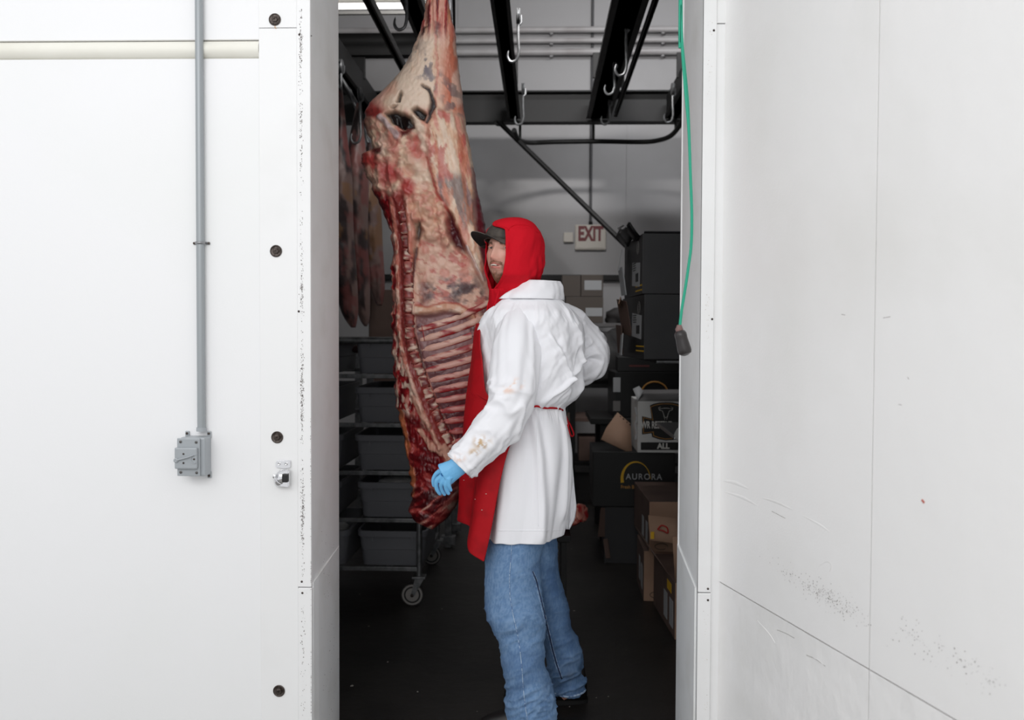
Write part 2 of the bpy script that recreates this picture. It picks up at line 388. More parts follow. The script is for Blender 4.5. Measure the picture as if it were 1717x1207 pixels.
tube('blood_speck', wall_path([(1546, 838), (1550, 843)], 0.0005), 0.003, mat('dried_blood', rgb(190, 110, 100), 0.7), wr, 6, flat=0.4)
# pits in the panel skin: one countless scatter
def flecks(name, pts, m, parent, sz):
    V = []; Fc = []
    for p, nrm, u in pts:
        s = sz * random.uniform(0.4, 1.3); v = nrm.cross(u); k = len(V); n = 5
        el = random.uniform(0.5, 1.0); a0 = random.random() * 6
        for j in range(n):
            a = a0 + j * 2 * math.pi / n; V.append(p + nrm * 0.0006 + (u * math.cos(a) * el + v * math.sin(a)) * s * random.uniform(0.6, 1))
        Fc.append(tuple(range(k, k + n)))
    o = link(name, mesh(name, V, Fc), m, parent, False); o['kind'] = 'stuff'; return o
pp = []
for k in range(330):
    t = random.gauss(0.55, 0.25); x = 1300 + 150 * t + random.gauss(0, 6); y = 945 + 95 * t + random.gauss(0, 9)
    if x > 1462 or x < 1215 or y > 1105: continue
    s, z = wcoord(x, y); pp.append((Vector((s, -side * 0.0002, z)), Vector((0, -side, 0)), Vector((1, 0, 0))))
for k in range(120):
    t = random.random(); x = 1500 + 180 * t + random.gauss(0, 14); y = 1050 + 100 * t + random.gauss(0, 12)
    s, z = wcoord(x, y); pp.append((Vector((s, -side * 0.0002, z)), Vector((0, -side, 0)), Vector((1, 0, 0))))
flecks('pit_marks', pp, M_chip, wr, 0.0016)
# chipped paint down the left corner angle
pp = []
for k in range(3000):
    y = random.uniform(15, 970); dens = 1.0 if 60 < y < 205 else 0.2 if y < 470 else 0.62 if y < 960 else 0.3
    if random.random() > dens * (0.55 + 0.45 * math.sin(y * 0.031)): continue
    x = 507 + 0.004 * y - 3 + random.gauss(0, 1.5); p = at(x, y, D1 - 0.0115); pp.append((p, Vector((0, -1, 0)), Vector((1, 0, 0))))
for k in range(60):
    y = random.uniform(990, 1200); x = 509 + random.gauss(0, 2.4); p = at(x, y, D1 - 0.0135); pp.append((p, Vector((0, -1, 0)), Vector((1, 0, 0))))
o = flecks('paint_chips', pp, M_chip, ct, 0.0018)
pp = []
for k in range(70):
    y = random.choice([random.uniform(20, 190), random.uniform(490, 590), random.uniform(1020, 1200)]); p = at(1190 - 0.006 * y + random.gauss(0, 2.5), y, D1 - 0.0135); pp.append((p, Vector((0, -1, 0)), Vector((1, 0, 0))))
flecks('paint_chips', pp, mat('faint_chips', rgb(196, 186, 172), 0.8), ct2, 0.0013)
# black nicks along the left corner edge and bottom
pp = []
for k in range(150):
    y = random.choice([random.uniform(700, 800), random.uniform(940, 985), random.uniform(1100, 1200), random.uniform(800, 1200)])
    p = at(522.6 + 0.002 * (y - 700) + random.gauss(0, 0.5), y, D1 - 0.0135); p.x = min(p.x, xL - 0.0012); pp.append((p, Vector((0, -1, 0)), Vector((1, 0, 0))))
flecks('edge_nicks', pp, M_chip, ct, 0.0014)
# scuffs on the kick plate and reveal
pp = []
for k in range(90):
    y = random.uniform(890, 1200); t = random.uniform(0.2, 0.98); Y = lerp(D1 + 0.03, D2 - 0.01, t)
    p = Vector((lerp(kx0, kx1, t) + 0.0065, Y, at(540, y, Y).z)); pp.append((p, Vector((1, 0, 0)), Vector((0, 0, 1))))
flecks('scuff_marks', pp, M_chip, rv, 0.0022)
# screws on the trims
def screw(px, py, parent, r=0.0035, m=M_scr, Y=D1 - 0.011):
    p = at(px, py, Y); lathe('screw', [(r, 0.001), (r, -0.001), (r * 0.6, -0.0026), (0.0002, -0.003)], m, parent, 12, p, 'Y')
for q in ((502, 58), (501, 522), (506, 975), (507, 994)): screw(*q, ct, m=M_bolt, Y=D1 - (0.013 if q[1] > 983 else 0.011))
for q in ((1200, 51), (1197, 535), (1190, 987), (1190, 1006)): screw(q[0] - 3, q[1], ct2, m=M_bolt, Y=D1 - (0.013 if q[1] > 995 else 0.011))
screw(522, 60, ct, 0.002); 

# large tarnished bolts through the frame plate
spots = [(461, 33, 'tarnished bolt at the top of the left door frame with a rust run'),
         (463, 421, 'tarnished round bolt on the left door frame level with the conduit clamp'),
         (465, 733, 'tarnished round bolt on the left door frame just above the chrome latch'),
         (468, 1158, 'tarnished round bolt near the bottom of the left door frame, below the latch')]
b0 = None
for px, py, lab in spots:
    p = at(px, py, D1 - 0.0072)
    if b0 is None:
        b0 = thing('bolt', lab, 'bolt', p, 0, 'bolts through the left door frame')
        lathe('washer', [(0.0185, 0.0), (0.019, -0.002), (0.0165, -0.0035), (0.0135, -0.0022), (0.011, -0.0022)], M_bolt, b0, 28, (0, 0, 0), 'Y')
        lathe('bolt_head', [(0.0095, -0.001), (0.0095, -0.006), (0.007, -0.0075), (0.0035, -0.0075), (0.003, -0.005), (0.0003, -0.005)], M_bolt, b0, 6, (0, 0, 0), 'Y')
    else: copy_tree(b0, p, None, lab)
p = at(461, 46, D1 - 0.0075)
tube('rust_run', [p + Vector((0, 0, 0.006)), p, p + Vector((0.004, 0, -0.004))], [0.002, 0.0025, 0.003], M_rust, fr, 6, flat=0.3, up=(0, 1, 0))

# conduit with its clamp, and the disconnect switch below
cxp = at(336, 500, D1 - 0.016); zc0 = at(336, 722, D1).z
t = thing('conduit', 'grey electrical conduit running straight down the left wall to the switch', 'pipe', (cxp.x, D1 - 0.0135, zc0))
tube('pipe', [(0, 0, 0), (0, 0, 1.0), (0, 0, 5.1 - zc0)], 0.0125, M_conduit, t, 20)
zc = at(338, 408, D1).z - zc0
pp = [(-0.026, 0.0115, zc), (-0.016, 0.0105, zc)] + [(0.0145 * math.cos(a), -0.0145 * math.sin(a) + 0.0, zc) for a in [math.pi - math.pi * k / 10 for k in range(11)]] + [(0.016, 0.0105, zc), (0.026, 0.0115, zc)]
tube('clamp', pp, 0.0042, M_steel, t, 8, flat=0.45)
for s in (-1, 1): lathe('clamp_screw', [(0.004, 0), (0.004, -0.002), (0.0005, -0.003)], M_bolt, t, 10, (s * 0.023, 0.0095, zc), 'Y')
tube('coupling', [(0, 0, -0.0), (0, 0, 0.012)], 0.0155, M_switch, t, 20)

p = at(331, 762, D1); sc = D1 / F
t = thing('disconnect_switch', 'grey cast-metal electrical switch box at the lower end of the conduit', 'switch', (p.x, D1, p.z))
box('back_box', (0.078, 0.055, 0.122), (0.006, -0.0275, 0.0), M_switch, t, 0.006)
box('cover', (0.072, 0.008, 0.118), (-0.004, -0.059, 0.0), M_switch, t, 0.003)
for sx, sz in ((-0.03, 0.068), (0.04, 0.068), (0.04, -0.066)):
    lg = box('mounting_lug', (0.013, 0.006, 0.022), (sx, -0.004, sz * 0.95), M_switch, t, 0.003)
    lathe('lug_screw', [(0.004, 0), (0.004, -0.002), (0.001, -0.0025)], M_bolt, lg, 10, (sx, -0.0072, sz), 'Y')
box('raised_plate', (0.070, 0.014, 0.066), (-0.008, -0.069, -0.002), M_switch, t, 0.004)
h = tube('handle', [(-0.036, -0.079, -0.008), (0.0, -0.0815, 0.002), (0.018, -0.08, 0.008)], [0.0028, 0.0026, 0.0016], M_switch, t, 8)
lathe('handle_boss', [(0.0075, 0.006), (0.0075, -0.001), (0.004, -0.003), (0.001, -0.002)], M_switch, h, 16, (-0.037, -0.078, -0.008), 'Y')
pp = [(0.02 + 0.011 * math.cos(a), -0.0765, -0.004 + 0.013 * math.sin(a)) for a in [R(70 + 22 * k) for k in range(11)]]
tube('dial_arc', pp, 0.0022, M_switch, t, 6)
for sx, sz in ((-0.028, 0.048), (0.021, 0.047), (-0.028, -0.047), (0.022, -0.048)): lathe('cover_screw', [(0.0042, 0), (0.0042, -0.002), (0.0005, -0.0028)], M_scr, t, 10, (sx, -0.063, sz), 'Y')
for sx, sz in ((-0.014, 0.012), (-0.014, -0.016), (0.019, -0.004)): lathe('plate_screw', [(0.003, 0), (0.003, -0.0015), (0.0005, -0.002)], M_bolt, t, 10, (sx, -0.076, sz), 'Y')

# chrome strike for the door latch
p = at(475, 793, D1 - 0.008)
t = thing('latch_strike', 'chrome door latch strike screwed to the left door frame', 'latch', p)
k = sc
pl = prism('mounting_plate', [(-9*k, 22*k), (13*k, 22*k), (13*k, 10*k), (2*k, 8*k), (-12*k, 10*k), (-12*k, 18*k)], 0.0, -0.006, M_chrome, t, 'XZ', 0.0015)
for sx in (-6, 6): lathe('plate_screw', [(0.0052, 0), (0.0052, -0.002), (0.003, -0.004), (0.0005, -0.003)], M_chrome, t, 12, (sx*k, -0.006, 16*k), 'Y')
V, Fc = ell_vf((0.0, -0.012, -8*k), (12*k, 0.02, 15*k), 24)
V = [Vector((v.x + 0.006 * (v.z / (15 * k)), min(v.y, 0), max(v.z, -21 * k))) for v in V]
b = link('strike_body', mesh('strike_body', V, Fc), M_chrome, t)
pl = prism('keeper', [(1*k, 4*k), (13*k, 8*k), (13*k, -22*k), (-6*k, -20*k), (-10*k, -16*k), (-2*k, -14*k)], -0.004, -0.026, M_chrome, t, 'XZ', 0.003)
box('roller', (0.0185, 0.012, 0.027), (7.5*k, -0.0285, -6*k), mat('black_rubber', rgb(26, 26, 27), 0.5), t, 0.004)
lathe('side_boss', [(0.006, 0.0), (0.006, -0.012), (0.002, -0.014)], M_chrome, t, 16, (-13.5*k, 0, -5*k), 'Y')
tube('curl', smooth_path([(-7*k, -0.03, 1*k), (-9*k, -0.034, -6*k), (-4*k, -0.034, -13*k), (1*k, -0.03, -16*k)], 4), 0.0022, M_chrome, t, 8)

# hall floor and cold-room shell
struct(box('floor', (7, 5.2, 0.1), (0, 0.5, -0.05), M_outf, bev=0)); bpy.data.objects['floor'].name = 'floor'
fl = struct(box('floor_cold_room', (6, 6.6, 0.1), (0, 6.4, -0.05), M_coolf, bev=0)); fl.name = 'floor.001'
BW = 9.2
bw = struct(box('wall_back', (6, 0.1, 5.3), (0, BW + 0.05, 2.65), M_cool, bev=0))
struct(box('wall_cold_left', (0.1, 6.2, 5.3), (-2.75, 6.2, 2.65), M_cool, bev=0)).name = 'wall_left.001'
struct(box('wall_cold_right', (0.1, 6.2, 5.3), (2.35, 6.2, 2.65), M_cool, bev=0)).name = 'wall_right.001'
struct(box('ceiling', (6, 6.4, 0.1), (0, 6.15, 5.3), M_cool, bev=0))
struct(box('wall_inner_right', (2.35 - xR - 0.1, D2 - D1 - 0.03, 5.2), ((2.35 + xR + 0.1) / 2 + 0.01, (D1 + D2) / 2 + 0.02, 2.6), M_cool, bev=0)).name = 'wall_front.001'
# joints between the back wall's panels
for px in (1053, 770):
    p = at(px, 300, BW); box('panel_joint', (0.035, 0.008, 5.2), (p.x, BW - 0.003, 2.6), M_cool, bw, 0.002)
p = at(960, 466, BW); rl = struct(box('trim_7', (4.9, 0.06, 0.06), (-0.2, BW - 0.03, p.z), M_black, bev=0.008))
# floor litter: pale scraps
pp = []
for px, py in ((958, 920), (963, 1024), (618, 1050), (811, 1021), (800, 1193), (955, 1185), (1000, 1170), (1020, 1168), (741, 1021), (603, 996), (650, 1110), (700, 1160), (1050, 1090), (590, 1150)):
    d = ROT @ Vector(((px - CX) / F, (CY - py) / F, -1)); tt = -H / d.z; p = Vector((d.x * tt, d.y * tt, 0.0005)); pp.append((p, Vector((0, 0, 1)), Vector((1, 0, 0))))
flecks('floor_scraps', pp, mat('pale_scrap', rgb(170, 165, 158), 0.7), fl, 0.009)
fl.children[-1].matrix_parent_inverse.identity()

# ------------------------------------------------------------------ overhead rails
RZ = 3.30
def rail(x, y0, y1, w, h, lab, z=RZ):
    t = thing('overhead_rail', lab, 'rail', (x, y0, z), 0, 'overhead meat rails')
    box('rail_bar', (w, y1 - y0, h), (0, (y1 - y0) / 2, h / 2), M_black, t, 0.004)
    box('lower_flange', (w * 1.5, y1 - y0, 0.012), (0, (y1 - y0) / 2, 0.006), M_black, t, 0.002)
    for k in range(2):
        yy = (y1 - y0) * (0.35 + 0.5 * k)
        box('hanger_bracket', (w * 1.3, 0.03, 0.2), (0, yy, h + 0.06), M_black, t, 0.004)
    return t
rail(-1.47, 3.4, 7.88, 0.09, 0.2, 'wide black overhead rail furthest left, beside the inner door edge')
rail(-0.99, 3.4, 7.88, 0.03, 0.07, 'thin black overhead rail just left of the silver hook by the carcass')
rail(-0.74, 3.4, 7.88, 0.08, 0.12, 'black overhead rail passing just left of the carcass shank')
rail(-0.43, 3.4, 4.55, 0.06, 0.12, 'short black spur rail directly above the carcass, above the frame')
rail(-0.235, 3.4, 7.88, 0.075, 0.16, 'black overhead rail just right of the carcass shank, with two silver hooks')
rail(0.50, 3.4, 7.88, 0.14, 0.2, 'wide black overhead rail right of the room centre')
rail(0.635, 3.4, 7.7, 0.02, 0.05, 'thin black overhead rail running close beside the wide right-hand one', 3.27)
rail(1.14, 3.4, 7.88, 0.10, 0.2, 'black overhead rail furthest right, beside the green cord')
zb0 = at(900, 205, 7.95).z; zb1 = at(900, 157, 7.95).z
t = thing('cross_beam', 'broad black steel beam crossing the cold room under the rails', 'beam', (-0.2, 7.95, zb0))
box('web', (5.0, 0.05, zb1 - zb0), (0, 0.03, (zb1 - zb0) / 2), M_black, t, 0.004)
box('top_flange', (5.0, 0.12, 0.014), (0, 0.0, zb1 - zb0 + 0.007), M_black, t, 0.002)
box('bottom_flange', (5.0, 0.12, 0.014), (0, 0.0, -0.003), M_black, t, 0.002)
t = thing('beam', 'second dark beam high at the left, behind the fluorescent light', 'beam', at(600, 75, 7.2))
p0 = at(560, 78, 7.2); box('web', (1.15, 0.05, 0.17), (0.0, 0, 0), M_black, t, 0.004)
box('flange', (1.15, 0.1, 0.014), (0.0, 0, -0.09), M_black, t, 0.002)
# curved switch rail and diagonal brace
a = [at(862, 218, 7.6), at(868, 232, 7.8), at(885, 239, 8.0), at(930, 238, 8.1), at(1000, 237, 8.1), at(1070, 238, 8.1), at(1100, 236, 8.05), at(1124, 228, 7.9), at(1140, 210, 7.7), at(1150, 190, 7.55)]
t = thing('curved_rail', 'black bent rail looping below the cross beam', 'rail', a[4])
tube('rail_bar', [p - a[4] for p in smooth_path(a, 6)], 0.021, M_black, t, 10)
for px in (995, 872, 1133):
    q = at(px, 233 if px != 1133 else 222, 8.08 if px != 1133 else 7.9) - a[4]; tube('hanger_rod', [q, q + Vector((0, 0, 0.16))], 0.012, M_black, t, 8)
a = at(836, 204, 7.9); b = at(1062, 424, 7.4)
t = thing('diagonal_brace', 'black diagonal brace sloping down from the beam past the exit sign', 'brace', a)
tube('bar', [Vector((0, 0, 0)), (b - a) * 1.25], 0.022, M_black, t, 8)
lathe('end_plate', [(0.04, -0.01), (0.04, 0.01)], M_black, t, 12, (0, 0, 0.0), 'Y')
# horizontal pipes high on the back wall
for k, (py, r, lab) in enumerate(((50, 0.03, 'upper'), (68, 0.026, 'middle'), (87, 0.034, 'lowest'))):
    p = at(900, py, BW - 0.1)
    t = thing('wall_pipe', '%s of the three pale pipes running across the back wall' % lab, 'pipe', (-0.2, BW - 0.1, p.z), 0, 'pipes on the back wall')
    tube('pipe', [(-2.4, 0, 0), (2.5, 0, 0)], r, mat('pale_pipe', rgb(190, 188, 188), 0.35, 0, None, (rgb(165, 160, 160), 3, 0.4, 0.7)), t, 14)
    for q in (-1.2, 0.3, 1.42): box('pipe_clip', (0.03, 0.08, r * 2.6), (q, 0.045, 0), M_cool, t, 0.004)
# exit sign and its conduit
p = at(990, 398, BW - 0.03)
t = thing('exit_sign', 'white exit sign with dull red letters on the back wall', 'sign', p)
MS = mat('sign_white', rgb(222, 216, 206), 0.5)
box('housing', (0.315, 0.05, 0.255), (0, 0, 0), MS, t, 0.012)
box('face_rim', (0.29, 0.008, 0.225), (0, -0.027, 0.0), MS, t, 0.003)
text('lettering', 'EXIT', 0.20, mat('sign_red', rgb(120, 40, 44), 0.5), t, (0, -0.0315, 0.028), bold=0.009, sx=0.62, ext=0.001)
t = tag(box('junction_box', (0.10, 0.05, 0.10), at(953, 398, BW - 0.028), MS, None, 0.01), 'small beige junction box just left of the exit sign', 'junction box')
q = at(990, 380, BW - 0.02)
t = thing('conduit', 'thin dark conduit dropping down the back wall into the exit sign', 'pipe', q)
tube('pipe', [(0, 0, 0), (0.01, 0, 3.0 - q.z + 2.2)], 0.014, mat('dull_conduit', rgb(90, 90, 92), 0.5), t, 8)
lathe('coupling', [(0.02, 0), (0.02, 0.05)], M_black, t, 8, (0.001, 0, 0.0), 'Z')
# ceiling-hung fluorescent fixture (left)
p = at(645, 14, 6.6)
t = thing('fluorescent_light', 'lit fluorescent fixture high up at the left above the rails', 'light', p)
ML = mat('lit_tube', (1, 1, 1), 0.4, emit=((1, 0.97, 0.93), 1.5))
box('housing', (0.95, 0.12, 0.05), (0, 0.03, 0.085), mat('white_enamel', rgb(190, 188, 184), 0.4), t, 0.006)
for yy in (0.0,): tube('tube_lamp', [(-0.45, yy, 0.018), (0.45, yy, 0.018)], 0.022, ML, t, 12)
box('lower_rail', (0.95, 0.03, 0.025), (0, -0.02, -0.040), mat('white_enamel', rgb(190, 188, 184), 0.4), t, 0.006)
for xx in (-0.42, 0.42): tube('suspension_rod', [(xx, 0.03, 0.1), (xx, 0.03, 5.25 - p.z)], 0.006, M_black, t, 6)
box('end_cap', (0.02, 0.17, 0.14), (0.48, 0.02, 0.02), M_steel, t, 0.004); box('end_cap', (0.02, 0.17, 0.14), (-0.48, 0.02, 0.02), M_steel, t, 0.004)

# meat hooks hanging on the rails
def make_hook(lab, loc, L=0.32, rz=0.0, sc=1.0):
    t = thing('meat_hook', lab, 'hook', loc, rz, 'meat hooks on the rails')
    tube('shaft', smooth_path([(0, 0, 0), (0, 0, -L * 0.45), (0.004, 0, -L * 0.85), (0.0, 0, -L)], 4), 0.009 * sc, M_galv, t, 8)
    tube('hook_tip', smooth_path([(0, 0, -L), (-0.012, 0, -L - 0.03), (-0.045, 0, -L - 0.04), (-0.065, 0, -L - 0.01), (-0.06, 0, -L + 0.03)], 4), [0.009 * sc] * 12 + [0.008 * sc, 0.007 * sc, 0.006 * sc, 0.004 * sc, 0.001], M_galv, t, 8)
    w_ = lathe('trolley_wheel', [(0.045, -0.012), (0.05, -0.006), (0.042, 0), (0.05, 0.006), (0.045, 0.012)], M_galv, t, 18, (0, 0, 0.04), 'X')
    tube('yoke', [(0.02, 0, 0.045), (0.02, 0, 0.0), (0, 0, -0.02)], 0.007, M_galv, t, 6)
    return t
for px, py, Y, L, lab in ((681, -45, 5.0, 0.27, 'bright steel hook hanging at the top of the frame, left of the carcass shank'),
                       (869, 38, 5.6, 0.20, 'upper galvanised hook on the rail just right of the carcass shank'),
                       (877, 158, 7.2, 0.20, 'lower galvanised hook against the cross beam, right of the carcass shank'),
                       (1050, 50, 5.6, 0.24, 'galvanised hook hanging from the thin rail beside the wide right-hand rail'),
                       (1030, 112, 6.3, 0.15, 'small galvanised hook further back on the thin right-hand rail'),
                       (1022, 175, 7.3, 0.12, 'hook in front of the cross beam between the right-hand rails'),
                       (1128, 158, 7.1, 0.18, 'galvanised hook at the far right end of the cross beam'),
                       (604, 168, 6.3, 0.26, 'galvanised hook at the far left above the dark hanging carcass'),
                       (572, 121, 6.3, 0.20, 'galvanised hook nearest the left inner door edge')):
    make_hook(lab, at(px, py, Y), L, sc=1.0)

# ------------------------------------------------------------------ tub rack on casters (left)
M_tub = mat('grey_tub_plastic', rgb(112, 113, 118), 0.5, 0, [(8, 0.1, 0.004)])
M_bag = mat('plastic_bag', rgb(170, 170, 170), 0.3, 0, [(40, 0.6, 0.01)])
CY0 = 4.62; CY1 = 5.45
xr_ = at(703, 900, CY0).x; xl_ = -1.72
t = thing('tub_rack', 'tall pipe rack on casters holding rows of grey tubs, behind the hanging carcass', 'rack', ((xr_ + xl_) / 2, (CY0 + CY1) / 2, 0))
ox = (xr_ - xl_) / 2; oy = (CY1 - CY0) / 2
ztop = at(600, 571, CY0).z
for sx in (-1, 1):
    for sy in (-1, 1):
        tube('post', [(sx * ox, sy * oy, 0.15), (sx * ox, sy * oy, ztop - 0.0)], 0.0155, M_galv, t, 14)
        c = box('caster_plate', (0.07, 0.07, 0.012), (sx * ox, sy * oy, 0.152), M_galv, t, 0.002)
        cx_ = sx * ox - 0.035
        lathe('wheel', [(0.012, -0.016), (0.034, -0.015), (0.036, -0.011), (0.047, -0.014), (0.056, -0.012), (0.058, 0), (0.056, 0.012), (0.047, 0.014), (0.036, 0.011), (0.034, 0.015), (0.012, 0.016)], mat('wheel_grey', rgb(150, 146, 142), 0.5), t, 28, (cx_, sy * oy, 0.059), 'Y')
        lathe('tyre', [(0.049, -0.013), (0.059, -0.012), (0.0595, 0.012), (0.049, 0.013)], mat('dark_rubber', rgb(40, 38, 37), 0.6), t, 28, (cx_, sy * oy, 0.059), 'Y')
        for q in (-0.021, 0.021):
            prism('fork', [(sx * ox - 0.02, 0.147), (sx * ox + 0.028, 0.147), (cx_ + 0.008, 0.05), (cx_ - 0.008, 0.05)], sy * oy + q - 0.002, sy * oy + q + 0.002, M_galv, t, 'XZ')
        lathe('axle_bolt', [(0.009, -0.026), (0.009, 0.026)], M_bolt, t, 8, (cx_, sy * oy, 0.059), 'Y')
shelf_py = [627, 709, 789, 868, 949]
zs_ = [at(600, q, CY0).z for q in shelf_py]
for z in zs_:
    for sy in (-1, 1): box('shelf_bar', (2 * ox, 0.022, 0.022), (0, sy * oy, z - 0.011), M_galv, t, 0.003)
    for sx in (-1, 1): box('side_bar', (0.022, 2 * oy, 0.022), (sx * ox, 0, z - 0.011), M_galv, t, 0.003)
    for k in (-0.55, 0.05, 0.5): box('slide_rail', (0.03, 2 * oy, 0.006), (ox * k * 1.6 - 0.05, 0, z - 0.003), M_galv, t, 0.001)
zz = ztop + 0.0
tube('top_hoop', smooth_path([(-ox, -oy, zz), (ox, -oy, zz)], 3), 0.0175, M_galv, t, 14)
tube('top_hoop', [(-ox, oy, zz), (ox, oy, zz)], 0.0175, M_galv, t, 14)
for sx in (-1, 1): tube('top_side_tube', [(sx * ox, -oy, zz), (sx * ox, oy, zz)], 0.0175, M_galv, t, 12)
tube('brace_tube', [(-ox, -oy, at(600, 841, CY0).z), (0.1, -oy + 0.2, at(600, 841, CY0).z)], 0.009, M_galv, t, 8)
box('brace_strut', (0.025, 0.02, 0.3), (-ox * 0.45, -oy + 0.12, at(600, 800, CY0).z), M_galv, t, 0.003)

def rrect(w, d, r, n=5):
    out = []
    for cx, cy, a0 in ((w/2 - r, d/2 - r, 0), (-w/2 + r, d/2 - r, 90), (-w/2 + r, -d/2 + r, 180), (w/2 - r, -d/2 + r, 270)):
        for k in range(n + 1):
            a = R(a0 + 90 * k / n); out.append((cx + r * math.cos(a), cy + r * math.sin(a)))
    return out
def make_tub(lab, loc, w=0.37, d=0.62, h=0.185):
    t = thing('bus_tub', lab, 'tub', loc, 0, 'grey plastic tubs on the pipe rack')
    prof = [(0.86, 0.0), (0.87, 0.004), (0.90, h * 0.45), (0.915, h * 0.46), (0.95, h * 0.86)]
    rings = [[(x * s, y * (1 - (1 - s) * 0.6), z) for x, y in rrect(w, d, 0.045)] for s, z in prof]
    rings += [[(x * s, y * (1 - (1 - s) * 0.6), z) for x, y in rrect(w, d, 0.045)] for s, z in ((0.925, h * 0.86), (0.88, h * 0.4), (0.84, 0.012))]
    V, Fc = grid(np.array(rings), True, True, True); o = link('body', mesh('body', V, Fc), M_tub, t); sharp(o, 50)
    rr_ = [[(x * s, y * (1 - (1 - s) * 0.6), z) for x, y in rrect(w, d, 0.05)] for s, z in ((0.945, h * 0.84), (1.0, h * 0.83), (1.005, h * 0.99), (0.99, h), (0.94, h), (0.93, h * 0.97), (0.93, h * 0.85), (0.945, h * 0.84))]
    V, Fc = grid(np.array(rr_), True); o = link('rim', mesh('rim', V, Fc), M_tub, t); sharp(o, 50)
    for sx in (-0.28, 0.28):
        box('handle_rib', (0.006, 0.012, h * 0.12), (sx * w, -d / 2 * 0.975, h * 0.77), M_tub, t, 0.001)
    return t
TX = at(656, 600, CY0).x
tub0 = None
rows = [('top', 0, 0), ('second', 1, 0.0), ('third', 2, 0.0), ('fourth', 3, 0.015), ('bottom', 4, 0.015)]
for nm, k, dx in rows:
    lab = 'grey tub on the %s row of the rack, right-hand column beside the carcass' % nm
    p = Vector((TX + dx - 0.012, CY0 + 0.305, zs_[k] + 0.0015))
    if tub0 is None: tub0 = make_tub(lab, p)
    else: copy_tree(tub0, p, None, lab)
for nm, k, dx in rows:
    lab = 'grey tub on the %s row of the rack, left-hand column at the door edge' % nm
    ddx = {0: 0.10, 1: 0.10, 2: 0.075, 3: 0.10, 4: 0.055}[k]
    copy_tree(tub0, Vector((TX - 0.365 - ddx + dx, CY0 + 0.305, zs_[k] + 0.0015)), None, lab)
def crumple(name, loc, sx, sy, sz, m, parent=None, seed=1, label=None, cat=None):
    V, Fc = ell_vf((0, 0, 0), (sx, sy, sz), 32); V = np.array([list(v) for v in V])
    n = fbm(V * 22 / max(sx, sy) * 0.12, 4, seed) - 0.5; V = V * (1 + n[:, None] * 0.9); V[:, 2] = np.maximum(V[:, 2], -sz * 0.35) + sz * 0.35
    o = link(name, mesh(name, V, Fc), m, parent); o.location = loc
    if label: tag(o, label, cat)
    return o
crumple('plastic_bag', (TX - 0.42, CY0 + 0.16, zs_[4] + 0.15), 0.15, 0.12, 0.055, M_bag, seed=3, label='crumpled pale plastic bag on the bottom left tub of the rack', cat='bag')
crumple('plastic_bag', (TX + 0.08, CY0 + 0.14, zs_[3] + 0.165), 0.15, 0.12, 0.03, M_bag, seed=5, label='flat pale plastic bag lying in the fourth-row tub, right column', cat='bag')
crumple('meat_cut', (TX - 0.14, CY0 + 0.5, ztop - 0.0), 0.16, 0.14, 0.06, mat('dark_meat', rgb(92, 60, 56), 0.5, 0, [(20, .5, .01)], (rgb(150, 90, 80), 9, 0.5, 0.7)), seed=8, label='dark cut of meat on the top row of the rack', cat='meat')
bpy.data.objects['meat_cut'].location.z = zs_[0] + 0.10

# second rack standing behind, only its leg shows right of the carcass
p = at(752, 900, 5.9)
t = thing('steel_stand', 'dark steel stand behind the tub rack, one leg showing below the carcass', 'stand', (p.x - 0.3, 6.1, 0))
zf = at(752, 897, 5.9).z
for sx in (-0.3, 0.3):
    for sy in (-0.2, 0.2):
        box('leg', (0.045, 0.04, 1.35), (sx, sy, 0.675), M_galv, t, 0.004); box('foot_block', (0.095, 0.07, 0.055), (sx, sy, zf - 0.03), M_galv, t, 0.004)
box('shelf', (0.66, 0.46, 0.03), (0, 0, 1.36), M_galv, t, 0.004); box('shelf', (0.6, 0.4, 0.02), (0, 0, 0.55), M_galv, t, 0.003)

# ------------------------------------------------------------------ cartons (right)
M_kraft = mat('kraft_carton', rgb(168, 136, 114), 0.75, 0, [(3, 0.1, 0.01)], (rgb(150, 118, 98), 5, 0.4, 0.8))
M_kraftd = mat('dark_kraft_carton', rgb(104, 84, 76), 0.75, 0, [(3, 0.1, 0.01)], (rgb(86, 68, 60), 5, 0.4, 0.8))  # darker kraft: left sides and tops of the kraft cartons, some flaps and boards
M_blk = mat('black_carton', rgb(54, 54, 56), 0.62, 0, [(4, 0.12, 0.01)], (rgb(46, 46, 48), 3, 0.4, 0.7))
M_blk2 = mat('glossy_black_carton', rgb(14, 14, 15), 0.45, 0, [(4, 0.12, 0.01)])
M_wht = mat('white_carton', rgb(214, 214, 212), 0.6, 0, [(4, 0.1, 0.01)])
M_gry = mat('grey_carton_top', rgb(112, 110, 110), 0.7)
M_lab = mat('paper_label', rgb(176, 178, 180), 0.6)
M_yel = mat('yellow_print', rgb(226, 178, 40), 0.6); M_ink = mat('black_print', rgb(16, 15, 15), 0.6); M_wink = mat('white_print', rgb(224, 222, 216), 0.6)
M_gink = mat('grey_print', rgb(120, 118, 116), 0.6); M_redp = mat('red_print', rgb(170, 40, 36), 0.6); M_gold = mat('gold_print', rgb(186, 134, 66), 0.6)
def slab(name, w, h, m, parent, loc, face='F', t=0.0012, rot=0.0):
    """thin sheet stuck on a carton: F = face toward -y, L = face toward -x"""
    if face == 'F': return box(name, (w, t, h), loc, m, parent, 0, (0, rot, 0))
    return box(name, (t, w, h), loc, m, parent, 0, (rot, 0, 0))
